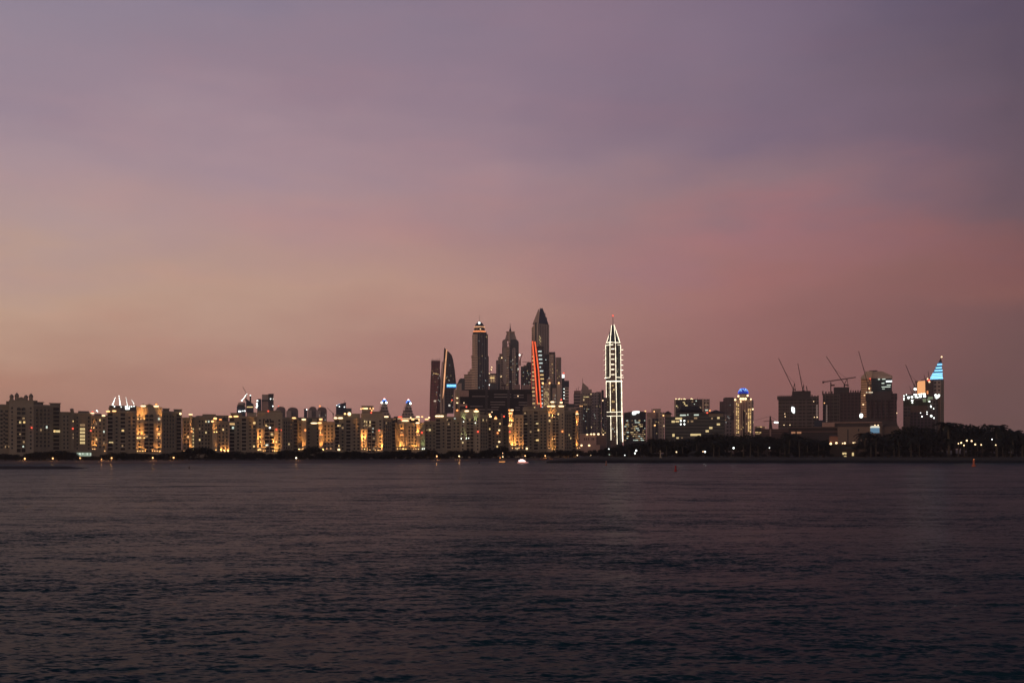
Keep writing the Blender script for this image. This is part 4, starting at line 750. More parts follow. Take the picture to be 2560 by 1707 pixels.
b.box('pilaster', FG2, 1631, 1645, 1046, None, 2, 5); lamp(b, 1635.5, 1028.5, LAMP_W, 3.6, 3.6, 'roof_lamp'); lamp(b, 1637, 1063, LAMP_W, 5, 4, 'lamp', -1); b.bar('mast', STEEL, (1629, 1030, 10), (1629, 1021, 10), .8); sprinkle(b, 1618, 1650, 1050, 1090, 7, 1, [WIN_W, WIN_D], 1.3, 1.4); b.done()

b = Bld('pavilion_office', 'wide low office with pale floor bands and dark hipped pavilion roofs', 'building', 1240, 1735); K = b.k
b.box('wall', GLASSD, 1662, 1812, 1041.5, None, 0, 30)
for i in range(9): b.box('floor_slab', mat('dull_floor_band', (.16, .145, .125), .8), 1661, 1812, 1041 + i * 8.6, 1042.1 + i * 8.6, -.5, 30)
b.box('wall', GLASSD, 1693, 1773, 1032, 1041, 4, 24); b.box('floor_slab', SLAB, 1692, 1774, 1031, 1032, 3.4, 24)
def hip(x0, x1, ye, yr, r0, r1, d0, d1): b.prism('roof', ROOFD2, [(x0, d0), (x1, d0), (x1, d1), (x0, d1)], yr, ye, [(r0, (d0 + d1) / 2 - .3), (r1, (d0 + d1) / 2 - .3), (r1, (d0 + d1) / 2 + .3), (r0, (d0 + d1) / 2 + .3)])
ROOFD2 = mat('slate_roof', (.03, .026, .028), .8)
hip(1657, 1681, 1034, 1026.5, 1668, 1671, 2, 14); b.box('pavilion', BEIGED, 1661, 1677, 1034, 1041.5, 4, 12); hip(1768, 1812, 1032.5, 1024.5, 1788, 1792, 0, 18); b.box('pavilion', BEIGED, 1772, 1808, 1033, 1041.5, 2, 16)
hip(1688, 1760, 1030, 1025, 1697, 1752, 1, 22); hip(1698, 1755, 1024.5, 1014.5, 1706, 1747, 4, 20); b.box('pavilion', ROOFD2, 1700, 1753, 1024, 1026, 6, 18)
LWIN(b, [(1688.5, 1705, 1043.5, 1048, 'y'), (1679, 1687, 1051, 1056, 'y'), (1689, 1698, 1051.5, 1055, 'y'), (1719, 1722, 1051, 1056, 'd'), (1727, 1733, 1051, 1055, 'd'), (1735, 1743, 1043, 1047, 'd'), (1778, 1782, 1044, 1048, 'd'), (1793, 1799, 1042.5, 1047, 'y'), (1792, 1800, 1058.5, 1063, 'y'), (1773, 1781, 1067, 1072, 'y'), (1764, 1772, 1075, 1080, 'y'), (1726, 1752, 1084, 1089, 'y'), (1681, 1686.5, 1084, 1091, 'y'), (1691, 1697, 1092.5, 1096, 'y'), (1703, 1707, 1093, 1095, 'd'), (1700, 1715, 1036, 1039, 'c'), (1735, 1747, 1035.5, 1038.5, 'c'), (1718, 1721, 1035, 1038, 'c')], -.9)
for x in (1702, 1711):
    for y in (1051.5, 1060): lamp(b, x, y, LAMP_C, 2.3, 2.3, 'lamp', -1)
lamp(b, 1658.5, 1038, LAMP_W, 2.4, 2.4, 'warning_lamp'); lamp(b, 1774.5, 1026.5, LAMP_O, 2.6, 2.2, 'warning_lamp', -2); lamp(b, 1768, 1032, LAMP_R, 3.2, 2, 'warning_lamp', -2); b.done()
b = Bld('shell_building', 'boxy glass building with floodlit rooftop works behind the pavilion roofed office', 'building', 1900, 1730)
b.box('wall', FG, 1686, 1756, 998, None, 0, 40); b.box('wall', PALE, 1755.5, 1759.5, 997, None, -1.5, 10); b.box('wall', FGR, 1760, 1774.5, 998, None, 0, 36); b.box('pilaster', HAZEB, 1685.5, 1690, 998, None, -1, 4)
for i in range(12): b.bar('scaffold', STEEL, (1690 + i * 6, 998, 4), (1690 + i * 6, 994 + (i % 3), 4), .7)
for i, x in enumerate((1690, 1696, 1699, 1704, 1710, 1713, 1728, 1731)): lamp(b, x, 996.5 + (i % 2), LAMP_K, 3.4, 2.4, 'roof_lamp', 2)
LWIN(b, [(1707, 1712, 1004, 1006, 'y'), (1710, 1713, 1007, 1011, 'y'), (1713, 1719, 1012, 1014.5, 'y'), (1690, 1693, 1013, 1016, 'y'), (1693, 1696, 1016, 1019, 'd'), (1735, 1737, 1009, 1011, 'c'), (1739, 1742, 1001, 1003, 'c'), (1763, 1770, 1024, 1026.5, 'c'), (1749, 1753, 1017, 1021, 'd'), (1762, 1770, 1011, 1012.5, 'd'), (1729, 1733, 1003, 1005, 'd')], -.6); b.done()
b = Bld('grey_block', 'plain brownish grey tower block just left of the hotel with the blue dome', 'building', 2000, 1820)
BRG = facade('brown_grey_block', (.14, .10, .095), (.06, .045, .045), 5, 3.8, .3, .3, .012)
b.box('wall', BRG, 1808, 1836, 995, None, 0, 34); b.box('wall', BRG, 1799, 1809, 1003, None, 4, 30); b.box('roof_block', CONCD, 1811, 1834, 993, 995.5, 4, 28); b.box('wall', FGR, 1811, 1828, 1036, None, -12, 0); b.box('wall', PINKW, 1828, 1838, 1050, None, -10, 0); sprinkle(b, 1812, 1835, 1010, 1070, 8, -12.5, w=1.2, h=1.3); b.done()

b = Bld('domed_hotel', 'beige tower with a glowing blue dome and golden crown', 'hotel', 1900, 1860); K = b.k
b.prism('tower_body', FB, [(1835, 8), (1840, 0), (1851, 0), (1851, 40), (1835, 40)], 999, None); b.prism('tower_body', FB, [(1869, 0), (1879, 0), (1884, 8), (1884, 40), (1869, 40)], 1000, None); b.box('tower_body', PINKW, 1850.5, 1869.5, 1000, None, 1.5, 40)
for x in (1851, 1856, 1863.5, 1868): b.box('pilaster', PALE, x - .8, x + .8, 1000, None, -.8, 1.5)
b.box('recess_shade_panel', RECESS_SHADE, 1857.5, 1862, 1025, None, 1.2, 1.6)  # shade between the pilasters painted as a dark panel
b.lathe('crown', BEIGE2, 1858, 20, [(17 * K, 1000), (17 * K, 992), (13 * K, 992), (12.5 * K, 985.5), (13 * K, 985.5), (13 * K, 984.5)], 20)
b.lathe('dome', mat('blue_dome_glass', (.01, .02, .12), .3), 1858, 20, [(11.8 * K, 984.5), (12.2 * K, 981), (11.6 * K, 977), (9.4 * K, 973), (6 * K, 970.2), (2 * K, 968.8), (.3 * K, 968.4)], 24)
BL1 = emit('blue_dome_light', (.01, .08, .85), 1.5); BL2 = emit('pale_dome_light', (.25, .5, 1), 2.4)
for i, (rr, yy) in enumerate(((12.3, 981.5), (12.1, 978.5), (11.2, 975.8), (9.7, 973.3), (7.6, 971.2), (4.8, 969.8))):
    for j in range(16):
        a = math.pi + (j + .5 * (i % 2)) * math.pi / 8; mm = BL2 if (i in (2, 3, 4) and (j * 7 + i) % 3 != 0) else BL1
        if math.sin(a) < .3:
            X_, Y_ = b.X(1858) + rr * K * math.cos(a), 20 + rr * K * math.sin(a)
            b.m('dome_lights_pale' if mm is BL2 else 'dome_lights', mm).box(X_ - .62, X_ + .62, Y_ - .6, Y_ + .4, b.Z(yy) - .55, b.Z(yy) + .55)
b.lathe('lit_band', emit('crown_glow', (1, .60, .22), 1.1), 1858, 20, [(13.3 * K, 999.5), (13.3 * K, 993)], 20); b.lathe('crown', GLASSD, 1858, 20, [(17.2 * K, 1001.5), (17.2 * K, 999.8)], 20)
for x, y, w in ((1846, 990, 5), (1869, 989, 5), (1838, 999, 5), (1877, 998, 4), (1852, 997, 6), (1858, 997, 6), (1864, 997, 6), (1852, 1004, 3.5), (1882, 1023, 4)): lamp(b, x, y, LAMP_K, w, w, 'crown_lamp', -2)
for cx_, n_ in ((1841.5, 24), (1846, 24), (1871.5, 19), (1876, 19)):
    for i in range(n_):
        y = 1007 + (24 - n_) * 3 + i * 3.2
        if rnd.random() < .8: b.win(cx_ - 1.4, cx_ + 1.4, y, y + 1.9, rnd.choice([WIN_W, WIN_D, WIN_W]), -.5, 'window', 'lit window')
sprinkle(b, 1851, 1868, 1025, 1075, 14, .6, [WIN_D, WIN_D, WIN_W], 1.2, 3); b.done()

# far small buildings on the left
def simple(name, label, D, cx, boxes, cat='building', extra=None):
    b = Bld(name, label, cat, D, cx)
    for m, x0, x1, y in boxes: b.box('wall', m, x0, x1, y, None, rnd.uniform(0, 8), 34)
    if extra: extra(b)
    return b.done()
def ex(b):
    b.bar('mast', STEEL, (613, 1003), (617, 984), 2); b.bar('mast', STEEL, (617, 985), (607, 967), 1.0)
    for i in range(6): lamp(b, 604.5 + i * 2.5, 1001 - i * 3.2, LAMP_C, 5 if i == 0 else 3, 4 if i == 0 else 3, 'work_lamp')
    for x, y, w in ((598, 1028, 6), (601, 1028, 5), (607, 1027, 3.5), (612, 1027, 5), (626, 988, 4), (625, 1009, 5)): lamp(b, x, y, LAMP_C, w, w * .8, 'work_lamp')
    b.bar('mast', STEEL, (626, 1006), (626, 989), 4); b.poly('fin', NAVY, list(reversed([(615, 1030), (615, 996), (634, 1010), (634, 1030)])), -2, 10); b.lathe('lantern', HAZEB, 604, 4, [(10, 1012), (8, 1006)], 10)
    b.win(617, 632, 1016, 1018.5, WIN_W, -3, 'lit_band', 'lit roof edge')
simple('dark_building', 'dark building with a white lit crane arm, leftmost on the far skyline', 2600, 610, [(GLASSD, 593, 612, 1012), (NAVY, 592, 614, 1016), (PALE, 617, 633, 1018), (PALE, 628, 641, 1030)], extra=ex)
def ex(b):
    b.box('roof_block', GLASSD, 654, 684, 999, 1003, 0, 20); b.box('roof_block', HAZEB, 655, 672, 985.5, 999, 6, 20); b.box('roof_block', CONCD, 671, 684.5, 984, 987, -2, 22)
    for x, y in ((643.5, 1002), (642, 1009), (643, 1014), (641.5, 1018)): lamp(b, x, y, LAMP_C, 5, 4, 'work_lamp', -2)
    for x, y in ((676.5, 997), (682, 1015)): lamp(b, x, y, LAMP_C, 3.4, 3.4, 'work_lamp', -3)
simple('frame_building', 'dark portal-shaped building with a taller right leg and pale recessed middle', 2600, 662, [(NAVY, 643, 653, 997), (PINKW, 654, 671, 1003), (FG, 671, 684, 986)], extra=ex)
DM = mat('hazy_brown_wall', (.20, .145, .125), .9)
for i, (xc, w, yt, lab) in enumerate(((702, 24, 1016, 'hazy round-topped brown building right of the portal-shaped building'), (732, 27, 1018, 'hazy broad round-topped building behind the beach apartments'), (782, 20, 1016, 'hazy domed building with small lit patch at its left'), (805, 24, 1017, 'hazy domed building under an orange beacon'))):
    b = Bld('round_topped_building', lab, 'building', 3300, xc); h = w / 2
    b.poly('wall', DM, list(reversed([(xc - h, 1062), (xc - h, yt + 8), (xc - h * .8, yt + 3), (xc - h * .4, yt + .6), (xc, yt), (xc + h * .4, yt + .6), (xc + h * .8, yt + 3), (xc + h, yt + 8), (xc + h, 1062)])), 0, 40)
    b.box('annex', HAZEB, xc - h - 3, xc - h * .3, yt + 9, None, -6, 10)
    for q in range(5): b.win(xc - h * .7 + q * h * .3, xc - h * .7 + q * h * .3 + 1.6, yt + 12, yt + 24, GLASSD, -.5)
    if i == 2: b.box('annex', NAVY, 760, 768, 1022, None, -5, 8); lamp(b, 766.5, 1024, LAMP_C, 5, 4, 'roof_lamp', -7)
    if i == 3: lamp(b, 799.5, 1015, LAMP_O, 7, 7, 'warning_lamp', -3); sprinkle(b, 797, 815, 1033, 1050, 8, -7, w=1.3, h=1.3)
    if i == 0: lamp(b, 696.5, 1015, LAMP_R, 6, 4, 'warning_lamp', -3)
    b.done()
b = Bld('wedge_building', 'dark blue wedge-roofed building with a diagonal light line', 'building', 2700, 852)
b.poly('wall', NAVY, list(reversed([(840, 1040), (840, 1014), (850, 1009.5), (865, 1005.5), (865, 1040)])), 0, 30); b.box('wall', GLASSD, 862, 879, 1020, None, 4, 30); b.bar('lit_strip', emit('thin_blue_line', (.5, .7, 1), .8), (841, 1013.5, -1), (850, 1009, -1), 1.2)
for x, y in ((842, 1013), (848.5, 1016), (861, 1017)): lamp(b, x, y, LAMP_C, 3.2, 3.2, 'lamp', -1)
b.bar('mast', STEEL, (861, 1006), (861, 1000), .8); b.done()
b = Bld('lit_roof_building', 'golden floodlit roof storey standing behind the U-lit apartment block', 'building', 1800, 918)
b.box('wall', BEIGE2, 905, 932, 1015, None, 0, 20); b.box('roof', TRIM, 903, 934, 1014, 1015.5, -1, 21)
for x, y, w, m in ((913, 1021, 6, LAMP_K), (917, 1021, 6, LAMP_K), (908, 1021, 5, LAMP_W), (902.5, 1022, 3.5, LAMP_W), (925.5, 1021, 3, LAMP_W), (933, 1021, 3.4, LAMP_W), (929.5, 1026, 3, LAMP_W)): lamp(b, x, y, m, w, 3, 'roof_lamp', -1)
for x in (906, 910, 914, 918, 922, 926): b.box('pilaster', TRIM, x, x + 1, 1015.5, 1026, -.6, 0)
b.done()
for cx, s_, lab in ((961, 0, 'left one of two stepped towers with blue and white tips'), (1021, 1, 'right one of two stepped towers with blue and white tips')):
    b = Bld('stepped_tower', lab, 'building', 2300, cx, 'twin stepped towers with lit tips'); o_ = 2 if s_ else 0
    for i, (w, y) in enumerate(((9, 1006), (13, 1010), (17, 1016), (21, 1024), (26, 1031), (32, 1037))): b.box('wall', FGS if i % 2 else FGR, cx - w / 2 - (3 if s_ and i > 2 else 0), cx + w / 2, y + o_, None, 12 - i * 2.4, 40 - (5 - i))
    b.prism('crown', NAVY, [(cx - 6, 10), (cx + 6, 10), (cx + 6, 24), (cx - 6, 24)], 996 + o_, 1007 + o_, [(cx - .6, 16), (cx + .6, 16), (cx + .6, 18), (cx - .6, 18)])
    BLT = emit('blue_tip_light', (.10, .28, .95), 1.4)
    b.bar('lit_strip', BLT, (cx - 5.5, 1004 + o_, 7), (cx, 996 + o_, 12), 2.6); b.bar('lit_strip', BLT, (cx, 996 + o_, 12), (cx + 5.5, 1004 + o_, 7), 2.6)
    lamp(b, cx, 995 + o_, LAMP_R, 4.4, 3, 'tip_lamp', 8); lamp(b, cx, 997 + o_, LAMP_C, 4.4, 3, 'tip_lamp', 7); lamp(b, cx + 5, 1006 + o_, LAMP_C, 6, 6, 'tip_lamp', 5)
    if not s_: lamp(b, cx - 6.5, 1006 + o_, LAMP_C, 6, 6, 'tip_lamp', 5)
    for i in range(5): b.m('floor_slab', SLAB).box(b.X(cx - 10 - i), b.X(cx - 3), 0, 4, b.Z(1013 + i * 3.4 + .9), b.Z(1013 + i * 3.4))
    b.done()
b = Bld('light_mast_building', 'building with four slanting strings of white lights behind the floodlit apartment block', 'building', 1900, 308)
b.box('wall', CONCD, 273, 342, 1014, None, 0, 20)
for (x0, y0, x1, y1, n_, w0) in ((281.7, 1011.5, 288, 994.5, 5, 5), (300.5, 1011.5, 297.5, 989.5, 6, 5), (318.5, 1013, 315, 993.5, 5, 3.4), (334.5, 1008, 329.5, 999, 4, 2.8)):
    b.bar('mast', STEEL, (x0, y0 + 3, 6), (x1, y1, 6), .8)
    for i in range(n_): t_ = i / (n_ - 1); w_ = w0 * (1 - .45 * t_); lamp(b, x0 + (x1 - x0) * t_, y0 + (y1 - y0) * t_, LAMP_C, w_ * .62, w_ * .62, 'string_light', 4)
for x, y, w in ((286, 1016, 3), (314, 1016, 3.5), (318, 1016, 4), (324, 1016, 2.5), (329, 1016, 3), (335, 1015, 2.6), (316, 1021, 6), (321, 1021, 6), (303, 1017, 2), (242, 1027, 3), (244, 1029, 2.6)): lamp(b, x, y, LAMP_C, w, w * .7, 'string_light', -1)
b.done()

# long dark building behind the beach apartments
BLK = mat('black_unfinished_wall', (.008, .007, .008), .6)
b = Bld('long_unfinished_building', 'long black unfinished building with thin pale floor edges below the tall towers', 'building', 1900, 1240)
b.box('wall', BLK, 1172, 1330, 976, None, 0, 40); b.box('roof', mat('dark_edge_slab', (.045, .035, .032), .8), 1160, 1330, 973, 976.5, -1, 42); b.box('wall', BLK, 1150, 1172, 991, None, 3, 36); b.box('wall', PINKW, 1149, 1172, 976, 991.5, -2, 30); b.box('wall', PINKW, 1150, 1168, 1010, 1016, 1, 20)
DIM = mat('grey_floor_edge', (.50, .42, .38), .85)
for x0, x1, ys_ in ((1180, 1221, (990,)), (1235, 1278, (985, 991.5)), (1284, 1309, (986.5, 992.5)), (1226, 1263, (1004, 1010.5)), (1297, 1325, (1005, 1011)), (1175, 1207, (1015,)), (1228, 1248, (1017,)), (1180, 1246, (1023,)), (1288, 1300, (1018, 1024))):
    for y in ys_: b.m('floor_edge', DIM).box(b.X(x0), b.X(x1), -1.2, 0, b.Z(y + 1.4), b.Z(y))
b.box('core', CONCD, 1213, 1219, 974, None, -1.5, 2); b.box('core', CONCD, 1268, 1275, 974, None, -1.5, 2); b.box('wall', mat('brown_shade_wall', (.12, .085, .075), .9), 1318, 1331, 985, None, -2, 30)
for x, y in ((1295, 990), (1160, 1007), (1230, 1030)): lamp(b, x, y, LAMP_K, 2.6, 2.2, 'work_lamp', -2)
b.done()
simple('slim_beige_tower', 'slim beige tower with roof lights between the blue signed tower and the long black building', 2000, 1142, [(PALE, 1135.5, 1149, 973), (BEIGE2, 1141.5, 1148.5, 958)], extra=lambda b: [lamp(b, 1143, y, LAMP_K, 5, 2.6, 'roof_lamp', -3) for y in (995, 1007)] + [b.box('recess_shade_panel', RECESS_SHADE, 1140, 1143, 1008, 1024, -1, 0)] + [slabs(b, 'floor_slab', TRIM, 1137, 1148, 978, 1020, 4.6, -.8, 0, 1)])  # balcony shade painted as a dark panel on the front
b = Bld('dark_domed_block', 'small black building with a rounded roof beside the slim beige tower', 'building', 2600, 1154)
b.poly('wall', GLASSD, list(reversed([(1144, 990), (1144.5, 957), (1148, 948), (1152, 945.5), (1160, 945.5), (1162, 947), (1162, 990)])), 0, 30); b.box('annex', HAZEB, 1147, 1154, 958, None, -2, 10); b.done()
for cx, w_, yt_, lab in ((1428, 26, 1009, 'low dark grey block behind the rightmost beach apartments'),):
    simple('grey_block', lab, 1700, cx, [(GLASSD, 1415, 1436, 1009), (HAZEB, 1418, 1440, 1018)])
b = Bld('podium_building', 'low pinkish podium building with bright roof lamps left of the outlined tower', 'building', 1650, 1480)
b.box('wall', PINKW, 1449, 1491, 1086, None, 0, 30); b.box('wall', mat('brown_podium', (.15, .10, .085), .85), 1491, 1516, 1087, None, 2, 30); b.box('wall', PINKW, 1449, 1500, 1112, None, -14, 0); b.box('roof', PALE, 1448, 1492, 1084.5, 1086.5, -1, 31)
for x in (1460, 1465, 1470, 1479, 1483): b.win(x, x + 2, 1094, 1100, DARKW, -.1)
for x, y, w in ((1468, 1086, 3.5), (1478, 1085, 4), (1485, 1085, 4.5), (1496, 1085, 5), (1454, 1113, 4.5), (1473, 1113, 4.5), (1508, 1086, 3)): lamp(b, x, y, LAMP_K, w, w * .8, 'roof_lamp', -2 if y < 1100 else -15)
sprinkle(b, 1500, 1515, 1074, 1082, 5, -1, [WIN_W], 1.4, 1.6); b.done()

# ------------------------------------------------------------------ construction sites and towers on the right
DCF = facade('unfinished_floors', (.13, .10, .088), (.018, .015, .016), 6.6, 5.4, .09, .20, .0)
DCM = facade('maroon_scaffold_net', (.075, .04, .04), (.022, .015, .017), 5.6, 5.2, .18, .18, .0)
DIMB = mat('dim_brown_edge', (.17, .13, .11), .9)
def stubs(b, x0, x1, y0, y1, n, m=CONCD):
    for i in range(n):
        x = x0 + (x1 - x0) * i / max(1, n - 1); b.m('column_stub', m).box(b.X(x - 1.5), b.X(x + 1.5), 1, 3.5, b.Z(y1 + 2), b.Z(y0 + rnd.uniform(-1, 1.2)))
b = Bld('unfinished_building', 'unfinished concrete building with one dazzling white window, leftmost of three', 'building', 1650, 1995)
b.box('wall', DCF, 1946, 2046, 992, None, 0, 34); b.box('wall', DCF, 2026, 2047, 994, None, -3, 20); b.box('core', CONCD, 1980, 2027, 978, 993, 4, 26); b.box('core', CONCD, 1986, 2026, 977, 979, 3, 27)
stubs(b, 1945, 1978, 988, 994, 8); stubs(b, 2030, 2045, 988, 995, 3); b.box('floor_edge', CONCD, 1943, 2047, 991, 999, -1.5, .2)
for i in range(15): b.m('floor_edge', DIMB).box(b.X(1947), b.X(2030), -.7, .1, b.Z(998 + i * 5.3 + .8), b.Z(998 + i * 5.3))
for x in (1956, 1969, 1991, 2013): b.box('pilaster', DIMB, x, x + 1, 998, None, -.9, .2)
b.poly('sign', WHITE, list(reversed([(1978.4, 1018), (1980, 1016), (1983, 1017), (1987, 1019.5), (1987, 1031), (1985, 1033.5), (1981.5, 1031.5), (1978.4, 1027)])), -1.4, -.8)
for i in range(7): b.win(2040, 2044.5, 1013 + i * 5, 1015.5 + i * 5, emit('sky_gap_glow', (.9, .6, .5), .25), -3.4, 'window', 'glowing pane for an open floor')  # glowing panes paint the sky seen through open floors
for x, y in ((2034, 1004), (2036, 1043), (2043, 1043), (1963, 1041), (1962, 1034), (1975, 1062), (1960, 1062)): lamp(b, x, y, LAMP_K, 2, 1.4, 'work_lamp', -3.6)
b.done()
b = Bld('unfinished_building', 'unfinished dark building with a crenellated top, middle of the three', 'building', 1650, 2105)
b.box('wall', DCF, 2057, 2100, 983, None, 0, 30); b.box('wall', DCM, 2098, 2152, 981, None, -3, 30); b.box('core', CONCD, 2084, 2123, 967.5, 985, 2, 26); stubs(b, 2057, 2080, 977, 985, 4); stubs(b, 2127, 2151, 976, 984, 5)
for i in range(16): b.m('floor_edge', DIMB).box(b.X(2060), b.X(2099), -.8, .1, b.Z(990 + i * 4.9 + .8), b.Z(990 + i * 4.9))
b.box('pilaster', DIMB, 2098, 2100, 985, None, -4, -3); b.box('pilaster', DIMB, 2063, 2065, 985, None, -1, 0)
for i in range(9): b.win(2064.5, 2068.5, 1012 + i * 4.9, 1014.5 + i * 4.9, emit('sky_gap_glow', (.9, .6, .5), .25), -.9, 'window', 'glowing pane for an open floor')  # sky behind the open floors put into glowing panes
lamp(b, 2153, 1039.5, LAMP_C, 7, 9, 'work_lamp', -4); lamp(b, 2061, 1007, LAMP_W, 2, 2, 'work_lamp', -1); b.done()
b = Bld('chamfered_tower', 'tower with gold-lit left side, chamfered roof and dark glass right side above the building sites', 'skyscraper', 2000, 2190)
GOLD_LIT = facade('floodlit_louvre_side', (.75, .48, .28), (.20, .12, .075), 60, 4.6, 0, .27, 0)  # floodlight on this side put into the golden colour
b.prism('tower_body', GOLD_LIT, [(2152, 10), (2178, 0), (2178, 40), (2152, 40)], 946, None); b.prism('tower_body', facade('teal_glass', (.028, .038, .04), (.012, .022, .026), 40, 4.6, 0, .22, 0), [(2178, 0), (2230, 14), (2230, 46), (2178, 46)], 945, None)
b.poly('roof', PALE, list(reversed([(2152, 946), (2152, 941), (2163, 932), (2163, 927), (2182, 927), (2178.5, 946)])), 2, 30)
b.poly('roof', HAZEB, list(reversed([(2178.5, 946), (2181.5, 928), (2206, 928), (2231, 940), (2231, 946)])), 4, 34); b.poly('roof', CONCD, list(reversed([(2173, 926), (2174, 924.5), (2192, 924.5), (2194, 926)])), 10, 24)
LWIN(b, [(2195, 2200, 946.5, 949.5, 'c'), (2205, 2214, 947, 949, 'c'), (2204, 2211, 957, 959.5, 'c'), (2217, 2227, 962, 964, 'c'), (2204, 2226, 966.5, 968.5, 'c'), (2205, 2212, 971.5, 972.8, 'c')], -.6); b.box('sign', WHITE, 2215, 2230, 951.5, 955.5, 2, 3)
b.box('sign', emit('lit_hoist_deck', (1, .85, .62), .9), 2165, 2182, 979.5, 982, -6, -5); lamp(b, 2173, 971, LAMP_K, 4, 5, 'work_lamp', -5); lamp(b, 2158, 1010.5, LAMP_K, 4.5, 2.6, 'work_lamp', 2); lamp(b, 2175, 947, LAMP_R, 3, 5, 'warning_lamp', -2); lamp(b, 2161, 987, LAMP_K, 2.6, 2.6, 'work_lamp', 4); b.done()  # glowing strip is the hoist deck, work light put into its emission
b = Bld('unfinished_building', 'unfinished maroon building without lamps, rightmost of three, before the chamfered tower', 'building', 1640, 2204)
b.box('wall', DCM, 2166, 2231, 986, None, 0, 30); b.box('wall', DCM, 2228, 2242, 984, None, -3, 26); b.box('wall', CONCD, 2164, 2243, 985, 1000, -1.5, 20); b.box('core', CONCD, 2185, 2232, 978, 986, 6, 22)
for x in (2180, 2192, 2205, 2220, 2231): b.box('pilaster', mat('maroon_column', (.05, .028, .028), .9), x, x + 1.5, 1000, None, -2.2, 0)
lamp(b, 2238.5, 1064.5, LAMP_K, 3.4, 3, 'work_lamp', -4); lamp(b, 2242, 1033, LAMP_K, 1.6, 1.6, 'work_lamp', -4); b.done()

b = Bld('floodlit_site_building', 'unfinished building ringed by dazzling white floodlights, rightmost in the skyline', 'building', 1750, 2300)
b.box('wall', DCF, 2258, 2338, 1000, None, 0, 34); b.box('wall', mat('olive_net', (.045, .048, .03), .9), 2259, 2322, 1000, 1014, -1, 0); b.box('wall', mat('brown_panels', (.14, .085, .055), .9), 2276, 2318, 1014, 1030, -1.4, 0); b.box('wall', DCM, 2276, 2337, 1030, None, -1, 0); b.box('wall', mat('brown_panels', (.14, .085, .055), .9), 2262, 2275, 1040, None, -.6, 0)
b.box('floor_edge', CONC, 2258, 2350, 997.5, 1000, -2, 30); b.box('wall', CONCD, 2258, 2312, 984.5, 998, 6, 28)
for i in range(14): b.m('floor_edge', DIMB).box(b.X(2262), b.X(2275), -.9, 0, b.Z(1005 + i * 4.6 + .7), b.Z(1005 + i * 4.6))
b.box('hoist_mast', CONC, 2338, 2340, 990, None, -4, -2); b.box('hoist_mast', mat('brown_panels', (.14, .085, .055), .9), 2345, 2351, 996, None, -2, 10); b.box('wall', DCF, 2338, 2345, 1000, None, 0, 30)
for x, y, w in ((2271.5, 993.5, 7), (2280, 992, 6), (2290, 991.5, 6), (2294, 993, 4), (2301, 991, 7), (2311.5, 990.5, 7), (2260, 994.5, 4), (2260, 988.5, 3), (2260, 999, 2.6), (2280.5, 1001, 5.5), (2281, 1006.5, 3.4), (2288, 972.5, 7.5), (2286, 986, 4), (2291, 986, 4), (2298, 985.5, 4), (2303, 985, 4), (2308, 985, 4), (2312, 985, 4), (2339, 988.5, 6), (2347, 989, 6), (2341, 994, 8), (2345, 992.5, 6), (2323.5, 1004, 4), (2327, 1015, 3), (2327.5, 1017.5, 3.6), (2334, 1022, 2.6), (2317.5, 1030, 2.4), (2317.5, 1035, 2.6), (2301.5, 1032, 2.2), (2305, 1041, 3.4), (2328, 1040, 5.5), (2335, 1045, 3.6), (2266, 986, 2.6)): lamp(b, x, y, LAMP_C, w * .82, w * .7, 'floodlamp', -2.6)
for x, w in ((2307, 8), (2318, 6)): b.box('lit_frame', emit('green_white_glow', (.7, .9, .5), .18), x, x + w, 996.5, 1005, -2.4, -2)
b.box('lit_frame', emit('green_white_glow', (.7, .9, .5), .18), 2320, 2332, 992, 998, -2.4, -2); b.done()
b = Bld('orange_panel_building', 'building with a tall glowing orange panel behind the floodlit site', 'building', 1850, 2303)
b.box('wall', CONCD, 2312, 2334, 952, None, 2, 30); b.box('wall', FGR, 2318, 2352, 953, None, 8, 34); b.box('wall', mat('maroon_column', (.05, .028, .028), .9), 2291, 2313, 952, None, 1, 24)
b.poly('sign', emit('orange_panel_light', (1, .44, .17), .95), list(reversed([(2293, 992), (2293, 957), (2295.5, 953), (2298, 952.5), (2312.8, 952), (2313.5, 992)])), -1, 0); b.box('sign', emit('orange_panel_small', (1, .34, .11), .8), 2316.5, 2321, 977, 985, 0, 1)
b.bar('fin', STEEL, (2302, 951), (2320, 944), 1); lamp(b, 2322, 951, LAMP_R, 6, 6, 'warning_lamp', 0); lamp(b, 2319, 947, LAMP_K, 3, 3, 'work_lamp'); lamp(b, 2323.5, 955, LAMP_K, 4, 3, 'work_lamp'); b.done()
b = Bld('sail_topped_tower', 'tower whose triangular sail top is striped with pale blue light', 'skyscraper', 2050, 2345)
b.box('tower_body', FGR, 2326, 2354, 948, None, 6, 36); b.box('tower_body', mat('grey_olive_wall', (.16, .135, .105), .85), 2352, 2360, 949, None, 2, 36)
b.poly('crown', BLUES, list(reversed([(2324.5, 948.5), (2332, 932), (2338, 921), (2345, 906), (2354, 906), (2357.5, 948)])), 0, 18); b.poly('spire', STEEL, list(reversed([(2346, 906), (2351.5, 895), (2352.5, 895), (2355, 906)])), 6, 10)
for x0, x1, y in ((2343, 2355.5, 911.5), (2339.5, 2354.5, 919.5), (2336.5, 2356.5, 926.5), (2331, 2356.5, 934), (2328.5, 2356, 938.3), (2326.5, 2356.5, 942.2), (2325.5, 2357.5, 946)): b.new('lit_band'); b.bar('lit_band', BLUEL, (x0, y, -.8), (x1, y - .4, -.8), 1.5)
lamp(b, 2354, 891.5, LAMP_K, 4, 4, 'warning_lamp', 8); b.done()

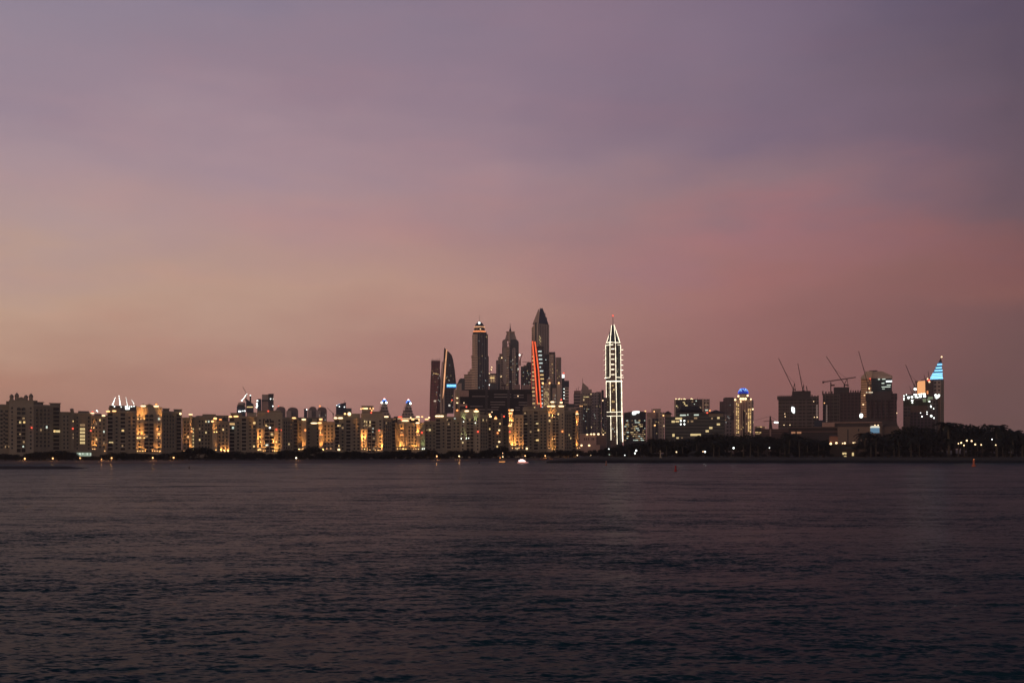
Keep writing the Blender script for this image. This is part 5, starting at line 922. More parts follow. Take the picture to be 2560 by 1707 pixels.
# ------------------------------------------------------------------ cranes
def crane(label, D, base, tip, luff=True, back=6, post=6, w=1.3, cat='crane', name='tower_crane', tail=None):
    b = Bld(name, label, cat, D, base[0]); x, y = base; xt, yt = tip
    b.bar('mast', STEEL, (x, y + post + 8), (x, y), w * 1.6)
    sgn = -1 if xt > x else 1; L = math.hypot(xt - x, yt - y)
    # lattice jib: two chords and zigzag
    n = 14
    for off in (-.45, .45): b.bar('jib', STEEL, (x + off, y, 0), (xt + off * .3, yt, 0), w * .5)
    for i in range(n):
        t0, t1 = i / n, (i + 1) / n; s0, s1 = (-.6, .6) if i % 2 else (.6, -.6)
        b.bar('jib', STEEL, (x + (xt - x) * t0 + s0, y + (yt - y) * t0, 0), (x + (xt - x) * t1 + s1 * .7, y + (yt - y) * t1, 0), w * .45)
    if luff:
        b.bar('counter_jib', STEEL, (x, y + 1), (x + sgn * back, y + 1.5), w * 1.2); b.m('counterweight', STEEL).box(b.X(x + sgn * back - 1.6), b.X(x + sgn * back + 1.6), -1.5, 1.5, b.Z(y + 4.5), b.Z(y + .5))
        ax, ay = x + sgn * back * .75, y - 14; b.bar('a_frame', STEEL, (x, y), (ax, ay), w * .7); b.bar('a_frame', STEEL, (x + sgn * back, y + 1), (ax, ay), w * .6)
        b.bar('cable', STEEL, (ax, ay), (x + (xt - x) * .55, y + (yt - y) * .55), w * .22)
    b.m('cab', STEEL).box(b.X(x - 1.6), b.X(x + 1.6), -1.6, 1.6, b.Z(y + 3.4), b.Z(y - .5))
    return b
crane('luffing crane with long jib leaning left, leftmost on the left unfinished building', 1660, (1983, 972), (1946.5, 895), back=5, post=8).done()
crane('steeper luffing crane on the core of the left unfinished building', 1660, (2007, 975), (1994.5, 908), back=3).done()
b = Bld('hoist_post', 'short black leaning post beside the steeper crane on the left unfinished building', 'post', 1660, 2017); b.bar('post', STEEL, (2018, 978), (2016, 965), 1.3); b.done()
crane('luffing crane with long jib leaning left over the middle unfinished building', 1660, (2111, 961), (2066, 890), back=9, post=5).done()
b = Bld('tower_crane', 'tower crane with near-level jib left of the crenellated building core', 'crane', 1640, 2078)
b.bar('mast', STEEL, (2077, 1060), (2077, 955), 1.6); b.bar('jib', STEEL, (2056, 955.5), (2140, 944.5), .9); b.bar('jib', STEEL, (2056, 953.5), (2140, 943.5), .5); b.m('counterweight', STEEL).box(b.X(2056), b.X(2060), -1.5, 1.5, b.Z(957.5), b.Z(952.5)); b.bar('cab', STEEL, (2077, 963), (2087, 963), 2.2)
for i in range(12): b.bar('jib', STEEL, (2060 + i * 6.6, 955 - i * .86), (2063.3 + i * 6.6, 952.6 - i * .86), .35)
b.done()
crane('luffing crane standing before the gold-lit side of the chamfered tower', 1900, (2170, 962), (2146.5, 877), back=6, post=18).done()
crane('luffing crane left of the orange panel above the floodlit site', 1760, (2286, 965), (2264, 911), back=5, post=16).done()
crane('short luffing crane jib at the left edge of the floodlit site', 1755, (2281, 986), (2274, 965), back=2, post=2, w=.9).done()
for tx, ty, bx, by, lab in ((2310, 937, 2314, 950, 'small crane jib rising just right of the orange panel'), (2320, 928, 2323, 946, 'small crane jib between the orange panel and the blue sail')):
    crane(lab, 1850, (bx, by), (tx, ty), luff=False, w=.9).done()
b = crane('dark crane on the left annex of the crowned skyscraper', 2500, (1300, 900), (1306, 884), luff=False, w=2.2); lamp(b, 1299, 887.5, LAMP_C, 4.4, 4.4, 'work_lamp', -2); b.done()
b = Bld('tower_crane', 'thin level-jib crane over the dark tower left of the red stripes', 'crane', 2820, 1322); b.bar('jib', STEEL, (1306, 904), (1330, 906.5), 1.1); b.bar('mast', STEEL, (1322, 912), (1322, 903), 1.1); b.done()
b = Bld('tower_crane', 'V-shaped crane in front of the beige base of the crowned skyscraper', 'crane', 2400, 1262); b.bar('mast', STEEL, (1262, 980), (1262, 962), 3.2); b.m('cab', STEEL).box(b.X(1253), b.X(1265), -2, 2, b.Z(965), b.Z(961)); b.bar('jib', STEEL, (1261, 962), (1252, 944), 1.5); b.bar('a_frame', STEEL, (1265, 962), (1271, 945), .9); b.done()
b = crane('small faint crane with red mast right of the hazy domes', 3000, (833, 1033), (818, 1019), luff=False, w=1.2); b.done()
b = Bld('tower_crane', 'tapering lattice crane mast with a white lamp right of the domed hotel', 'crane', 1500, 1926)
b.bar('mast', STEEL, (1927, 1075), (1925.5, 1040), 5.5, 1.6); b.bar('mast', STEEL, (1927, 1095), (1927, 1070), 2.6); b.bar('jib', STEEL, (1925.5, 1052), (1944, 1054), .9); b.bar('cable', STEEL, (1925.5, 1040), (1884, 1051), .3); b.bar('cable', STEEL, (1925.5, 1040), (1942, 1051), .3); b.bar('jib', STEEL, (1908, 1053), (1926, 1052), .7)
lamp(b, 1937.5, 1055.5, LAMP_C, 4, 2.6, 'work_lamp', -1.5); lamp(b, 1942, 1056, LAMP_C, 6, 3, 'work_lamp', -1.5); b.done()

# low buildings on the right
b = Bld('low_terrace_building', 'low brown building with orange lit strips right of the domed hotel', 'building', 1350, 1925)
b.box('wall', mat('brown_low_wall', (.10, .07, .06), .9), 1886, 2000, 1072, None, 0, 30); b.box('wall', PINKW, 1886, 1912, 1065, 1072, 3, 20)
for y in (1076, 1082.5): b.box('floor_edge', mat('dull_red_band', (.28, .16, .13), .85), 1905, 1972, y, y + 1.3, -.6, 0)
b.box('window_band', GLASSD, 1889, 1902, 1069, 1076, -.3, 0); b.box('wall', PINKW, 1924, 1928, 1072, None, -2, 4)
for x0, x1, y, m_ in ((1888, 1896, 1079.5, WIN_W), (1898, 1903, 1080, WIN_W), (1889, 1900, 1083.5, WIN_D), (1893, 1898, 1066, WIN_D), (1900, 1905, 1066, WIN_W), (1912, 1918, 1067, WIN_D)): b.win(x0, x1, y, y + 1.6, m_, -.7, 'window', 'lit strip')
b.done()
b = Bld('mall_building', 'long low mall with a sloping dark roof and plain beige walls behind the trees', 'building', 1300, 2120)
BRN = mat('shaded_mall_wall', (.15, .11, .088), .9); BRN2 = mat('mall_beige_wall', (.24, .175, .13), .9)
b.box('wall', mat('mall_dark_storey', (.055, .045, .043), .9), 1971, 2245, 1069, None, 4, 50); b.box('cornice', BRN, 1970, 2240, 1066, 1069, 2, 50); b.box('wall', BRN2, 2094, 2176, 1067, None, -2, 4); b.box('wall', BRN, 2174, 2206, 1059, None, -1, 6); b.box('wall', BRN, 2204, 2248, 1066, None, 2, 20)
b.box('window_band', GLASSD, 2118.5, 2121, 1073, None, -2.4, -2); b.box('window_band', GLASSD, 2145, 2148, 1072, 1078, -2.4, -2); b.box('floor_edge', mat('dull_red_band', (.28, .16, .13), .85), 1976, 2094, 1077.5, 1079, 3, 4)
b.poly('roof', CONCD, list(reversed([(2085, 1066), (2100, 1052), (2130, 1046), (2165, 1044), (2205, 1049), (2243, 1054), (2246, 1066)])), 12, 60); b.box('roof', PINKW, 2082, 2206, 1054.5, 1056.5, 10, 12); b.box('wall', PINKW, 2055, 2086, 1055, 1068, 8, 30); b.box('wall', NAVY, 2035, 2062, 1049, 1066, 12, 30)
for x0, x1 in ((1978, 1988), (1992, 2003)): b.win(x0, x1, 1078, 1083, emit('dim_orange_window', (1, .45, .22), .35), 2.6, 'window', 'lit window')
b.done()
b = Bld('billboard', 'rounded billboard with a floodlit white top and pale blue face on the mall wall', 'billboard', 1262, 2188)
b.poly('frame', BEIGE2, list(reversed([(2174, 1082), (2174, 1067), (2177, 1063.5), (2197, 1063), (2200.5, 1067), (2200.5, 1082)])), 0, 1)
b.poly('face', emit('billboard_blue', (.16, .36, .55), .55), list(reversed([(2176, 1082), (2176, 1069), (2198.5, 1069), (2198.5, 1082)])), -.3, -.05); b.poly('top_band', emit('billboard_white', (1, .98, .8), .8), list(reversed([(2175.5, 1069), (2176, 1066), (2179, 1064.5), (2196, 1064), (2199, 1067), (2199, 1069)])), -.4, -.1)
for x in (2187.5, 2195.5): lamp(b, x, 1062.5, LAMP_K, 2, 1.4, 'lamp', -1)
b.done()
b = Bld('beach_pavilion', 'low brown pavilion with eave lamps in the gap between the palms', 'building', 960, 2110, zb=4.6)
WB = mat('pavilion_wall', (.09, .065, .052), .9)
b.box('wall', WB, 2074, 2140, 1113, None, 0, 14); b.box('roof', mat('pavilion_roof', (.06, .045, .04), .9), 2068, 2146, 1109.5, 1113.5, -2, 16); b.box('wall', mat('pinkish_gable', (.26, .14, .11), .9), 2073, 2094, 1089, 1110, 3, 14); b.prism('roof', WB, [(2070, 2), (2097, 2), (2097, 15), (2070, 15)], 1086, 1089.5, [(2076, 6), (2091, 6), (2091, 11), (2076, 11)])
b.box('wall', BRN, 2138, 2166, 1122, None, 4, 10); b.box('window_band', GLASSD, 2098, 2134, 1116, 1122, -.2, 0)
for x, y, w in ((2064, 1107, 1.6), (2077, 1109, 3), (2091, 1107, 2.8), (2106.5, 1108, 1.6), (2112, 1107.5, 2.6), (2133, 1106.5, 1.6), (2137, 1106, 1)): lamp(b, x, y, LAMP_K, w, w * .8, 'eave_lamp', -3)
for x0, x1, y0, y1 in ((2106, 2116, 1131, 1136), (2110, 2116, 1139, 1141), (2130, 2134.5, 1131, 1139)): b.win(x0, x1, y0, y1, WIN_Y, -.4, label='lit doorway')
for x, e_ in ((2077, .5), (2091, .5), (2112, .4)): uplight(b, x, 1106, 6, WARM, e_, 3)
b.done()

# ------------------------------------------------------------------ trees
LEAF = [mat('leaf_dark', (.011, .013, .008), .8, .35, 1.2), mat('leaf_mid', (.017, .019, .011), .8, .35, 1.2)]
PALM = mat('palm_leaf', (.015, .018, .010), .7, .3, 1.0); BARK = mat('bark', (.085, .065, .045), .9, .25, .8); PBARK = mat('palm_bark', (.09, .075, .05), .9, .25, .8)
def crown_mesh(name, seed, rx, rz, n, leaf=.55, lobes=9, m=None, low=0.):
    """leaf clumps spread through overlapping lobes, crown centre at height 0..2*rz"""
    g = random.Random(seed); q = MB(); L = []
    for i in range(lobes):
        a = g.random() * 6.28; r = rx * (.25 + .5 * g.random()); z = rz * (.45 + 1.1 * g.random() * (1 - .35 * r / rx))
        L.append((r * math.cos(a), r * math.sin(a), z, rx * g.uniform(.28, .5), rz * g.uniform(.28, .48)))
    L.append((0, 0, rz * 1.25, rx * .45, rz * .6))
    for _ in range(n):
        cx, cy, cz, sr, sz = g.choice(L); v = Vector((g.gauss(0, 1), g.gauss(0, 1), g.gauss(0, 1))).normalized() * (g.random() ** .38)
        p = Vector((cx + v.x * sr, cy + v.y * sr, max(low, cz + v.z * sz))); a = Vector((g.gauss(0, 1), g.gauss(0, 1), g.gauss(0, .6))).normalized(); c = a.cross(Vector((g.gauss(0, 1), g.gauss(0, 1), g.gauss(0, 1)))).normalized(); s_ = leaf * g.uniform(.6, 1.4)
        q.add([p - a * s_, p + c * s_ * .6, p + a * s_, p - c * s_ * .6], [(0, 1, 2, 3)])
    return q.mesh(name, m or LEAF[seed % 2])
def trunk_mesh(name, seed, h, r, spread):
    g = random.Random(seed); q = MB(); q.bar((0, 0, -.5), (g.uniform(-.3, .3), 0, h * .5), r * 2, r * 1.5)
    for i in range(5):
        a = i * 1.26 + g.random(); q.bar((0, 0, h * (.35 + .05 * i)), (spread * math.cos(a), spread * math.sin(a), h * g.uniform(.85, 1.1)), r * 1.1, r * .4)
    return q.mesh(name, BARK)
def palm_meshes(seed, h, crown=3.4):
    g = random.Random(seed); lean = g.uniform(-.08, .08) * h; t = MB(); pts = [(lean * (k / 6) ** 1.6, 0, h * k / 6 - (.5 if k == 0 else 0)) for k in range(7)]
    for i in range(6): t.bar(pts[i], pts[i + 1], .5 - .03 * i, .47 - .03 * i)
    q = MB(); top = Vector(pts[-1])
    for i in range(26):
        a = g.random() * 6.28; up = g.uniform(-.35, 1.15); d = Vector((math.cos(a), math.sin(a), 0)); prev = top.copy(); L_ = crown * g.uniform(.8, 1.15); side = Vector((-d.y, d.x, 0))
        for k in range(6):
            s_ = (k + 1) / 6; p = top + d * L_ * s_ * math.cos(up * .6) + Vector((0, 0, L_ * (s_ * math.sin(up) - .75 * s_ * s_)))
            w_ = .42 * math.sin(math.pi * min(.95, s_ * .8 + .15)) + .05
            q.add([prev - side * w_, prev + side * w_, p + side * w_ * .9 - Vector((0, 0, .12)), p - side * w_ * .9 - Vector((0, 0, .12))], [(0, 1, 2, 3)])
            for sg in (-1, 1): q.add([prev, prev + side * sg * w_ * 1.9 - Vector((0, 0, .45)), p], [(0, 1, 2)])
            prev = p
    return t.mesh('palm_trunk', PBARK), q.mesh('palm_fronds', PALM)
# unit-height prototypes (10 m)
ROUND = [(trunk_mesh('trunk', 20 + i, 7.5, .28, 2.4), crown_mesh('crown', 30 + i, 5.2, 3.3, 1500, .42)) for i in range(5)]
BUSH = [(trunk_mesh('trunk', 50 + i, 4.5, .3, 2.6), crown_mesh('crown', 60 + i, 6.2, 4.4, 1900, .42, 12)) for i in range(4)]
PALMS = [palm_meshes(80 + i, 8.2) for i in range(4)]
TREES = []
def tree(kind, px, ytop, D, label, group, zb=None, wide=1.0):
    zb = GROUND if zb is None else zb; H = CAMH + (HOR - ytop) * D / F - zb; s_ = max(.15, H / 10)
    me = {'palm': PALMS, 'round': ROUND, 'bush': BUSH}[kind]; t, c = me[rnd.randrange(len(me))]
    if not hasattr(tree, 'proto'): tree.proto = {}
    key = (kind, t.name)
    if key not in tree.proto:
        root = bpy.data.objects.new({'palm': 'palm_tree', 'round': 'tree', 'bush': 'tree'}[kind], None); COL.objects.link(root)
        to = obj('trunk', t, root); co = obj('fronds' if kind == 'palm' else 'crown', c, root)
        if kind == 'round': co.location.z = 3.4
        if kind == 'bush': co.location.z = 1.0
        tree.proto[key] = (root, to, co)
    else:
        r0, t0, c0 = tree.proto[key]; root = r0.copy(); COL.objects.link(root)
        for ch in (t0, c0): k_ = ch.copy(); COL.objects.link(k_); k_.parent = root
    TREES.append((root, px, label))
    root.location = ((px - 1280) * D / F, D, zb); root.rotation_euler = (0, 0, rnd.random() * 6.28); root.scale = (s_ * wide, s_ * wide, s_)
    tag(root, label, 'palm' if kind == 'palm' else 'tree', group); return root
# planting along the beach in front of the apartments
front = [(-20, 1130), (14, 1131), (40, 1133), (62, 1137), (84, 1128), (98, 1126), (112, 1127), (128, 1123), (146, 1122), (164, 1122), (180, 1127), (196, 1143), (210, 1144), (228, 1143), (246, 1143), (262, 1132), (276, 1129), (292, 1128), (308, 1127), (325, 1130), (342, 1129), (358, 1131), (376, 1132), (392, 1134), (410, 1130), (428, 1129), (444, 1127),
         (458, 1124), (472, 1121), (484, 1116), (498, 1114), (514, 1116), (530, 1120), (546, 1128), (562, 1131), (578, 1125), (592, 1122), (610, 1130), (628, 1125), (646, 1128), (664, 1130), (682, 1131), (702, 1122), (718, 1119), (734, 1123), (748, 1124), (762, 1125), (774, 1115), (788, 1113), (804, 1125), (822, 1124), (838, 1126), (856, 1127), (872, 1124), (888, 1123), (904, 1127), (922, 1129), (940, 1128), (956, 1126),
         (972, 1122), (986, 1123), (1002, 1121), (1018, 1119), (1034, 1127), (1050, 1124), (1066, 1120), (1082, 1121), (1098, 1129), (1114, 1130), (1128, 1123), (1144, 1122), (1160, 1121), (1178, 1122), (1196, 1129), (1212, 1122), (1226, 1119), (1240, 1118), (1254, 1112), (1270, 1124), (1286, 1123), (1302, 1121), (1318, 1126), (1334, 1127), (1350, 1128), (1366, 1126), (1384, 1127), (1400, 1121), (1416, 1123), (1432, 1121), (1446, 1122), (1460, 1128), (1476, 1130)]
blk = [(152, 'dark block with four cupolas'), (268, 'block with the glowing stair tower'), (456, 'golden floodlit block'), (573, 'block with arched roof openings'), (746, 'block with the golden lower storeys'), (838, 'block with slim uplights'), (988, 'block with the U-shaped glow'), (1062, 'orange washed block'), (1230, 'block with greenish uplights'), (1309, 'block with the lit slim turret'), (1450, 'rightmost beach block'), (1e9, 'low pinkish podium building')]
for i, (px, yt) in enumerate(front):
    nm = next(n for x, n in blk if px < x); D = shoreD(px) + 58 + rnd.uniform(0, 14)
    kind = 'bush' if yt < 1140 else 'round'
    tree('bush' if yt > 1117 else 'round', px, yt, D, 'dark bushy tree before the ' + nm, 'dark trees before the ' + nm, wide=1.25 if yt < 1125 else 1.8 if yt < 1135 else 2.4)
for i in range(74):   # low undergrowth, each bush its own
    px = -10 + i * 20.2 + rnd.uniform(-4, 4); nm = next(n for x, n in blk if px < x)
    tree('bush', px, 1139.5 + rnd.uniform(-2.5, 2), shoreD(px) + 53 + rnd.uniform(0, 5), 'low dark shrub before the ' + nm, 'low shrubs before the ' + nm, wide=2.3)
# trees on the headland
prof = [(1480, 1122), (1500, 1119), (1520, 1114), (1540, 1110), (1560, 1106), (1580, 1102), (1600, 1099), (1625, 1093), (1650, 1100), (1662, 1091), (1690, 1096), (1720, 1093), (1745, 1090), (1765, 1082), (1790, 1079), (1815, 1082), (1840, 1076), (1870, 1076), (1895, 1085), (1920, 1086), (1945, 1088), (1968, 1079), (1990, 1083), (2015, 1087), (2045, 1090), (2062, 1093), (2078, 1124), (2104, 1132), (2128, 1112), (2150, 1096), (2170, 1092), (2200, 1088), (2222, 1079), (2245, 1070), (2265, 1062), (2290, 1059), (2315, 1060), (2340, 1062), (2362, 1061), (2385, 1056), (2405, 1053), (2425, 1051), (2445, 1050), (2462, 1060), (2480, 1078), (2500, 1070), (2520, 1069), (2545, 1078), (2570, 1077)]
def pr_(px):
    for (a, ya), (b_, yb) in zip(prof, prof[1:]):
        if px <= b_: return ya + (yb - ya) * (px - a) / (b_ - a)
    return prof[-1][1]
zones = [(1556, 'white outlined tower'), (1616, 'dark office with the white roof sign'), (1662, 'arched beige building'), (1815, 'pavilion roofed office'), (1886, 'hotel with the blue dome'), (1945, 'crane mast and low brown building'), (2060, 'left unfinished building'), (2165, 'crenellated unfinished building'), (2250, 'rightmost maroon unfinished building'), (2362, 'floodlit building site'), (9999, 'open sky at the right edge')]
zn = lambda px: next(n for x, n in zones if px < x)
for px, yt in prof:
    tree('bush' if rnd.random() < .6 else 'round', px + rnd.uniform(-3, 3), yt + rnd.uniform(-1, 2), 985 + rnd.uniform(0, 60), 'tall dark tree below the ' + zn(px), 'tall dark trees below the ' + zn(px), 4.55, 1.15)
for i in range(52):
    px = 1486 + i * 21 + rnd.uniform(-6, 6)
    if 2066 < px < 2142: continue
    yt = pr_(px); yy = yt + (1143 - yt) * rnd.uniform(.12, .38)
    tree('round' if rnd.random() < .6 else 'bush', px, yy, 948 + rnd.uniform(0, 30), 'mid-height dark tree below the ' + zn(px), 'mid-height trees below the ' + zn(px), 4.5, 1.1)
for i in range(46):
    px = 1500 + i * 23.5 + rnd.uniform(-8, 8); yt = pr_(px)
    if 2082 < px < 2134 and i % 2: continue
    yy = max(yt + 8, 1143 - rnd.uniform(34, 56)); tree('palm', px, yy, 925 + rnd.uniform(0, 18), 'slim front palm below the ' + zn(px), 'front palms below the ' + zn(px), 4.4, .95)
for px, yt, lab in ((2373, 1046, 'palm crown standing above the trees right of the blue sailed tower'), (2492, 1053, 'tall palm with spiky crown silhouetted near the right edge'), (2532, 1068, 'shorter leaning palm silhouetted left of the picture edge'), (2556, 1074, 'palm cut by the right picture edge'), (2162, 1072, 'left one of two palms before the billboard'), (2190, 1079, 'right one of two palms before the billboard'), (1972, 1076, 'palm before the left unfinished building'), (1628, 1091, 'palm crown under the arched beige building')):
    tree('palm', px, yt, 940, lab, None, 4.45, 1.15)
for i in range(60):
    px = 1500 + i * 18 + rnd.uniform(-5, 5)
    if 2085 < px < 2136: continue
    tree('bush', px, 1129 + rnd.uniform(-6, 5), 935 + rnd.uniform(0, 12), 'low bank shrub below the ' + zn(px), 'low shrubs below the ' + zn(px), 4.4, 2.0)

ORD = ['leftmost', 'second from left', 'third from left', 'fourth from left', 'fifth from left', 'sixth from left', 'seventh from left', 'eighth from left', 'ninth from left', 'tenth from left', 'eleventh from left', 'twelfth from left']
bylab = {}
for r_, px, l in TREES: bylab.setdefault(l, []).append((px, r_))
for l, lst in bylab.items():
    lst.sort(key=lambda p: p[0])
    if len(lst) > 1:
        for i, (px, r_) in enumerate(lst): r_['label'] = (ORD[i] if i < len(lst) - 1 else 'rightmost') + ' ' + l

# ------------------------------------------------------------------ shore lamps, boats and buoys
PLIGHT = bpy.data.lights.new('lamp_light', 'POINT'); PLIGHT.color = (1, .42, .14); PLIGHT.energy = 1100; PLIGHT.shadow_soft_size = .4
def street_lamp(px, py, label, w=1.7, m=None, D=None, zb=GROUND, glow=True, group='lamps along the shore'):
    w *= .70
    D = D or shoreD(px) + 51; zt = CAMH + (HOR - py) * D / F; zt = max(zt, zb + 1.2)
    b = Bld('street_lamp', label, 'lamp', D, px, group, zb); h = zt - zb
    b.m('pole', STEEL).prism([(-.12, -.12), (.12, -.12), (.12, .12), (-.12, .12)], 0, h - w * .3); b.m('base', STEEL).prism([(-.3, -.3), (.3, -.3), (.3, .3), (-.3, .3)], -.1, .35); b.done()
    mm = m or LAMP_W; key = ('lamp', mm.name)
    if key not in UNIT: q = MB(); q.lathe([(.2, -.5), (.42, -.35), (.5, 0), (.42, .35), (.2, .5)], n=10); UNIT[key] = q.mesh('lamp_' + mm.name, mm, True)
    o = obj('lamp_head', UNIT[key], b.root, (0, 0, h)); o.scale = (w, w, w)
    if glow: l = bpy.data.objects.new('lamp_light', PLIGHT); COL.objects.link(l); l.parent = b.root; l.location = (0, -1.4, h)
SL = [(62, 1146, 'with reddish glow on the sand before the four-cupola block'), (132, 1145.5, 'before the right wing of the four-cupola block'), (200, 1145, 'before the green-white lit shop front'), (254, 1148, 'small dim one right of the lit shop front'), (279, 1144.5, 'at the left end of the floodlit golden block'), (382, 1144, 'with strong orange glow below the golden block'), (434, 1143.5, 'below the right wing of the golden block'), (740.5, 1144.5, 'white one below the gap left of the slim uplights'),
      (1092, 1140, 'below the left wing of the green uplit block'), (1148, 1140, 'below the centre of the green uplit block'), (1256, 1132.5, 'above the small lit boat'), (1313, 1139, 'just above the bright yacht'), (1363, 1139, 'with orange glow right of the bright yacht'), (1443.5, 1137.5, 'below the rightmost beach block edge'), (1476.5, 1137.5, 'below the pinkish podium'), (1500.5, 1143, 'low one left of the outlined tower foot'), (1507.8, 1142, 'right one of a low pair by the outlined tower')]
for x, y, l in SL: street_lamp(x, y, 'shore lamp ' + l, 1.75 if x != 254 else .9, LAMP_C if x in (740.5,) else LAMP_K if x in (1148, 1443.5, 1476.5, 1256, 1500.5, 1507.8) else LAMP_W)
HL = [(1590.5, 1126, 2., 'upper one of two below the dark office'), (1587.5, 1132.5, 1.7, 'lower one of two below the dark office'), (1691, 1129.5, 1.6, 'yellowish one among trees under the pavilion office'), (1757.5, 1128.5, 1.3, 'dim left one of a pair under the pavilion office'), (1762.5, 1129, 2., 'bright right one of a pair under the pavilion office'), (1834, 1119.5, 2., 'single bright one under the domed hotel'), (1923.5, 1119, 1., 'faint one under the crane mast'),
      (2417, 1101, 2.1, 'highest warm one in the right cluster'), (2429, 1102, 2., 'second highest warm one in the right cluster'), (2438, 1110.5, 2., 'bright warm one right of the cluster'), (2453, 1111.5, 1.6, 'last warm one of the right cluster'), (2480, 1098, 1.2, 'faint white one below the tall spiky palm'), (2489.5, 1112, 1.4, 'faint low one below the tall spiky palm'), (2396, 1108.5, 1.4, 'leftmost of the warm right cluster'), (2403, 1106.5, 2., 'elongated golden one of the right cluster'), (2410, 1113, 1.6, 'low golden one of the right cluster'),
      (1522, 1122, 1.2, 'greenish one at the foot of the outlined tower'), (1562, 1137.5, 1., 'small one between outlined tower and dark office')]
for x, y, w, l in HL: street_lamp(x, y, 'park lamp, ' + l, w, LAMP_C if x in (1590.5, 1587.5, 1762.5, 1834, 1923.5, 2480, 1522, 1562) else LAMP_K, 918, 4.4, glow=False, group='lamps in the headland park')
b = Bld('string_light_terrace', 'low terrace with greenish string lights under the outlined tower', 'terrace', 1000, 1550, zb=4.4)
b.box('deck', WB, 1520, 1600, 1138, None, 0, 6); b.box('parapet', SLAB, 1520, 1600, 1136.5, 1138, -.4, .2)
for i in range(20): x = 1523 + i * 3.9; lamp(b, x, 1136 - 3 * math.sin(i * .9) - (4 if i > 10 else 0), emit('green_white_bulb', (.7, .95, .7), 1.2), 1.1 + rnd.random(), .7, 'string_bulb', -.6)
b.done()
b = Bld('beach_kiosk', 'low beach kiosk with a row of warm lights below the slim uplit block', 'kiosk', 960, 822)
b.box('wall', WB, 808, 836, 1139, None, 0, 5); b.box('roof', ROOFD, 806, 838, 1137.5, 1139, -.8, 6)
for x, w in ((812, 2), (821, 3), (830, 3.4)): lamp(b, x, 1141.5, LAMP_K, w, 1.1, 'lamp', -.6)
b.done()
b = Bld('watch_post', 'pale slim post standing on the headland bank under the arched beige building', 'post', 905, 1651, zb=4.2); b.m('post', BEIGE2).prism([(-.6, -.6), (.6, -.6), (.6, .6), (-.6, .6)], 0, 6.5, [(-.35, -.35), (.35, -.35), (.35, .35), (-.35, .35)]); b.m('foot', BEIGE2).prism([(-1.1, -.9), (1.6, -.9), (1.6, .9), (-1.1, .9)], -.4, .5); b.m('head', BEIGE2).prism([(-.9, -.7), (.6, -.7), (.6, .7), (-.9, .7)], 5.6, 6.6); b.done()

def hull(b, L, W_, H, m, part='hull', z0=-.4):
    q = b.m(part, m); st = 12; ring = []
    for i in range(st + 1):
        t = i / st; x = -L / 2 + L * t; w_ = W_ / 2 * (1 - max(0, (t - .55) / .45) ** 2) * (.85 + .15 * min(1, t * 4)); sh = H * (1 + .25 * t * t)
        ring.append([(x, -w_, sh), (x * .97, -w_ * .75, z0), (x * .97, w_ * .75, z0), (x, w_, sh)])
    v = [p for r_ in ring for p in r_]; f = [(i * 4 + j, i * 4 + (j + 1) % 4, (i + 1) * 4 + (j + 1) % 4, (i + 1) * 4 + j) for i in range(st) for j in range(4)] + [(3, 2, 1, 0), tuple(st * 4 + j for j in range(4))]
    q.add(v, f)
b = Bld('motor_yacht', 'brightly lit white motor yacht crossing in front of the beach', 'boat', 850, 1307.5, zb=0)
YW = mat('yacht_white', (.7, .62, .6), .4); hull(b, 9.6, 3.2, 1.25, YW)
b.m('lower_cabin', YW).prism([(-3.8, -1.3), (2.6, -1.3), (3.6, 0), (2.6, 1.3), (-3.8, 1.3)], 1.2, 2.5, [(-3.7, -1.2), (1.6, -1.2), (2.3, 0), (1.6, 1.2), (-3.7, 1.2)]); b.m('upper_deck', YW).box(-3.9, 1.8, -1.5, 1.5, 2.5, 2.65); b.m('upper_cabin', YW).prism([(-2.6, -1), (.9, -1), (.9, 1), (-2.6, 1)], 2.65, 3.6, [(-2.4, -.9), (.1, -.9), (.1, .9), (-2.4, .9)]); b.m('canopy', YW).box(-3.2, .6, -1.2, 1.2, 3.6, 3.7)
b.m('mast', STEEL).box(-2.0, -1.9, -.05, .05, 3.7, 4.7)
b.m('window_band', emit('yacht_window', (1, .72, .60), 2.6)).box(-3.6, 2.0, -1.42, -1.34, 1.45, 2.25); b.m('deck_light', emit('yacht_white_light', (.9, .85, 1), 3)).box(-3.8, 1.6, -1.55, -1.5, 2.55, 2.75); b.m('upper_window', emit('yacht_window', (1, .72, .60), 2.6)).box(-2.5, .4, -1.06, -1.0, 2.8, 3.4)
b.m('hull_light', emit('pink_hull_light', (1, .32, .26), 1.3)).box(-4.4, 3.8, -1.72, -1.62, .75, 1.05); b.done()
b = Bld('small_boat', 'small orange lit boat moored by the beach left of the bright yacht', 'boat', 930, 1255, zb=0)
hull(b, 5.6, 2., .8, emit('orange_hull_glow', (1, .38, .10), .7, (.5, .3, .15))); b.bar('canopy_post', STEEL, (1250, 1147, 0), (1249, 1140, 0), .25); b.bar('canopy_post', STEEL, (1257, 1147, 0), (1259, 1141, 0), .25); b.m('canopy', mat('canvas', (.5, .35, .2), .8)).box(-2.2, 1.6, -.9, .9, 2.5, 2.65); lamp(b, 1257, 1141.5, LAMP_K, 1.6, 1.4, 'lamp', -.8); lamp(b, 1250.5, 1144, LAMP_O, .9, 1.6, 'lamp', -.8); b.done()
for px, lab, w in ((1357, 'dark beached boat lit orange from the lamp right of the yacht', 7), (1378, 'short dark beached boat right of the orange lit one', 4)):
    D_ = shoreD(px) + 14; b = Bld('beached_boat', lab, 'boat', D_, px, zb=.45); hull(b, w, 1.9, .8, mat('orange_lamplit_hull', (.6, .25, .08), .6), z0=0); b.m('bench', BARK).box(-w * .2, w * .1, -.7, .7, .6, .7); b.done()  # the lamp's orange glow is put into the hull colour
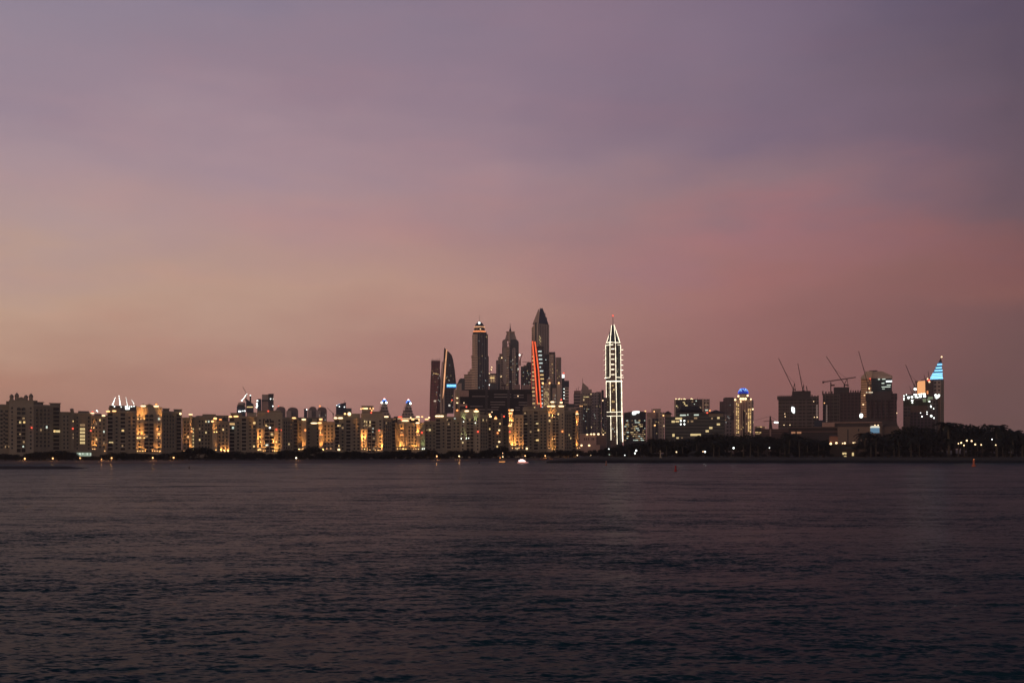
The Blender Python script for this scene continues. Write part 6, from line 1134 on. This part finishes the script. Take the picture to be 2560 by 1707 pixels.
RED = mat('buoy_red', (.36, .03, .03), .5); ORG = mat('buoy_orange', (.5, .14, .07), .5); GBY = mat('buoy_rust', (.30, .15, .11), .6); BBK = mat('buoy_dark', (.05, .045, .045), .6)
def buoy(px, ytop, ywl, m, label, lit=None):
    D = waterD(ywl); b = Bld('buoy', label, 'buoy', D, px, zb=0); H = (ywl - ytop) * b.k; r = H * .27
    b.m('float', m).lathe([(r * .7, -.5), (r, -.1), (r, H * .17), (r * .75, H * .25)], n=14); b.m('tower', m).lathe([(r * .55, H * .25), (r * .42, H * .7), (r * .42, H * .72)], n=10); b.m('collar', m).lathe([(r * .62, H * .72), (r * .62, H * .78)], n=10); b.m('topmark', m).lathe([(r * .5, H * .78), (r * .5, H * .97), (r * .3, H)], n=10)
    b.done()
    if lit: o = obj('lamp', UNIT[('lamp', lit.name)], b.root, (0, -r * .2, H)); o.scale = (.5, .5, .5)
buoy(1689, 1163.5, 1178, RED, 'dark red cylindrical channel buoy in open water right of centre'); buoy(2434.5, 1148, 1166, ORG, 'bright orange lit buoy off the headland near the right edge', LAMP_O); buoy(1515.5, 1151.5, 1163, GBY, 'small pinkish buoy off the headland tip'); buoy(473, 1165, 1171.5, BBK, 'tiny black buoy on the left water below the arched roof block'); buoy(1198, 1152, 1158.5, BBK, 'tiny dark buoy left of the bright yacht'); buoy(278, 1161.5, 1164.5, BBK, 'very small black float right of the breakwater')

# ------------------------------------------------------------------ evening haze
hz = MB(); hz.box(-2600, 2600, -60, 3420, -3.5, 640); me = hz.mesh('haze', bpy.data.materials.new('haze_air')); ho = obj('haze', me); ho['kind'] = 'stuff'
hm = me.materials[0]; hm.use_nodes = True; t = hm.node_tree; t.nodes.clear(); pv = t.nodes.new('ShaderNodeVolumePrincipled'); oo = t.nodes.new('ShaderNodeOutputMaterial'); t.links.new(pv.outputs[0], oo.inputs['Volume'])
pv.inputs['Color'].default_value = (.88, .84, .84, 1); pv.inputs['Density'].default_value = .00006; pv.inputs['Anisotropy'].default_value = .3
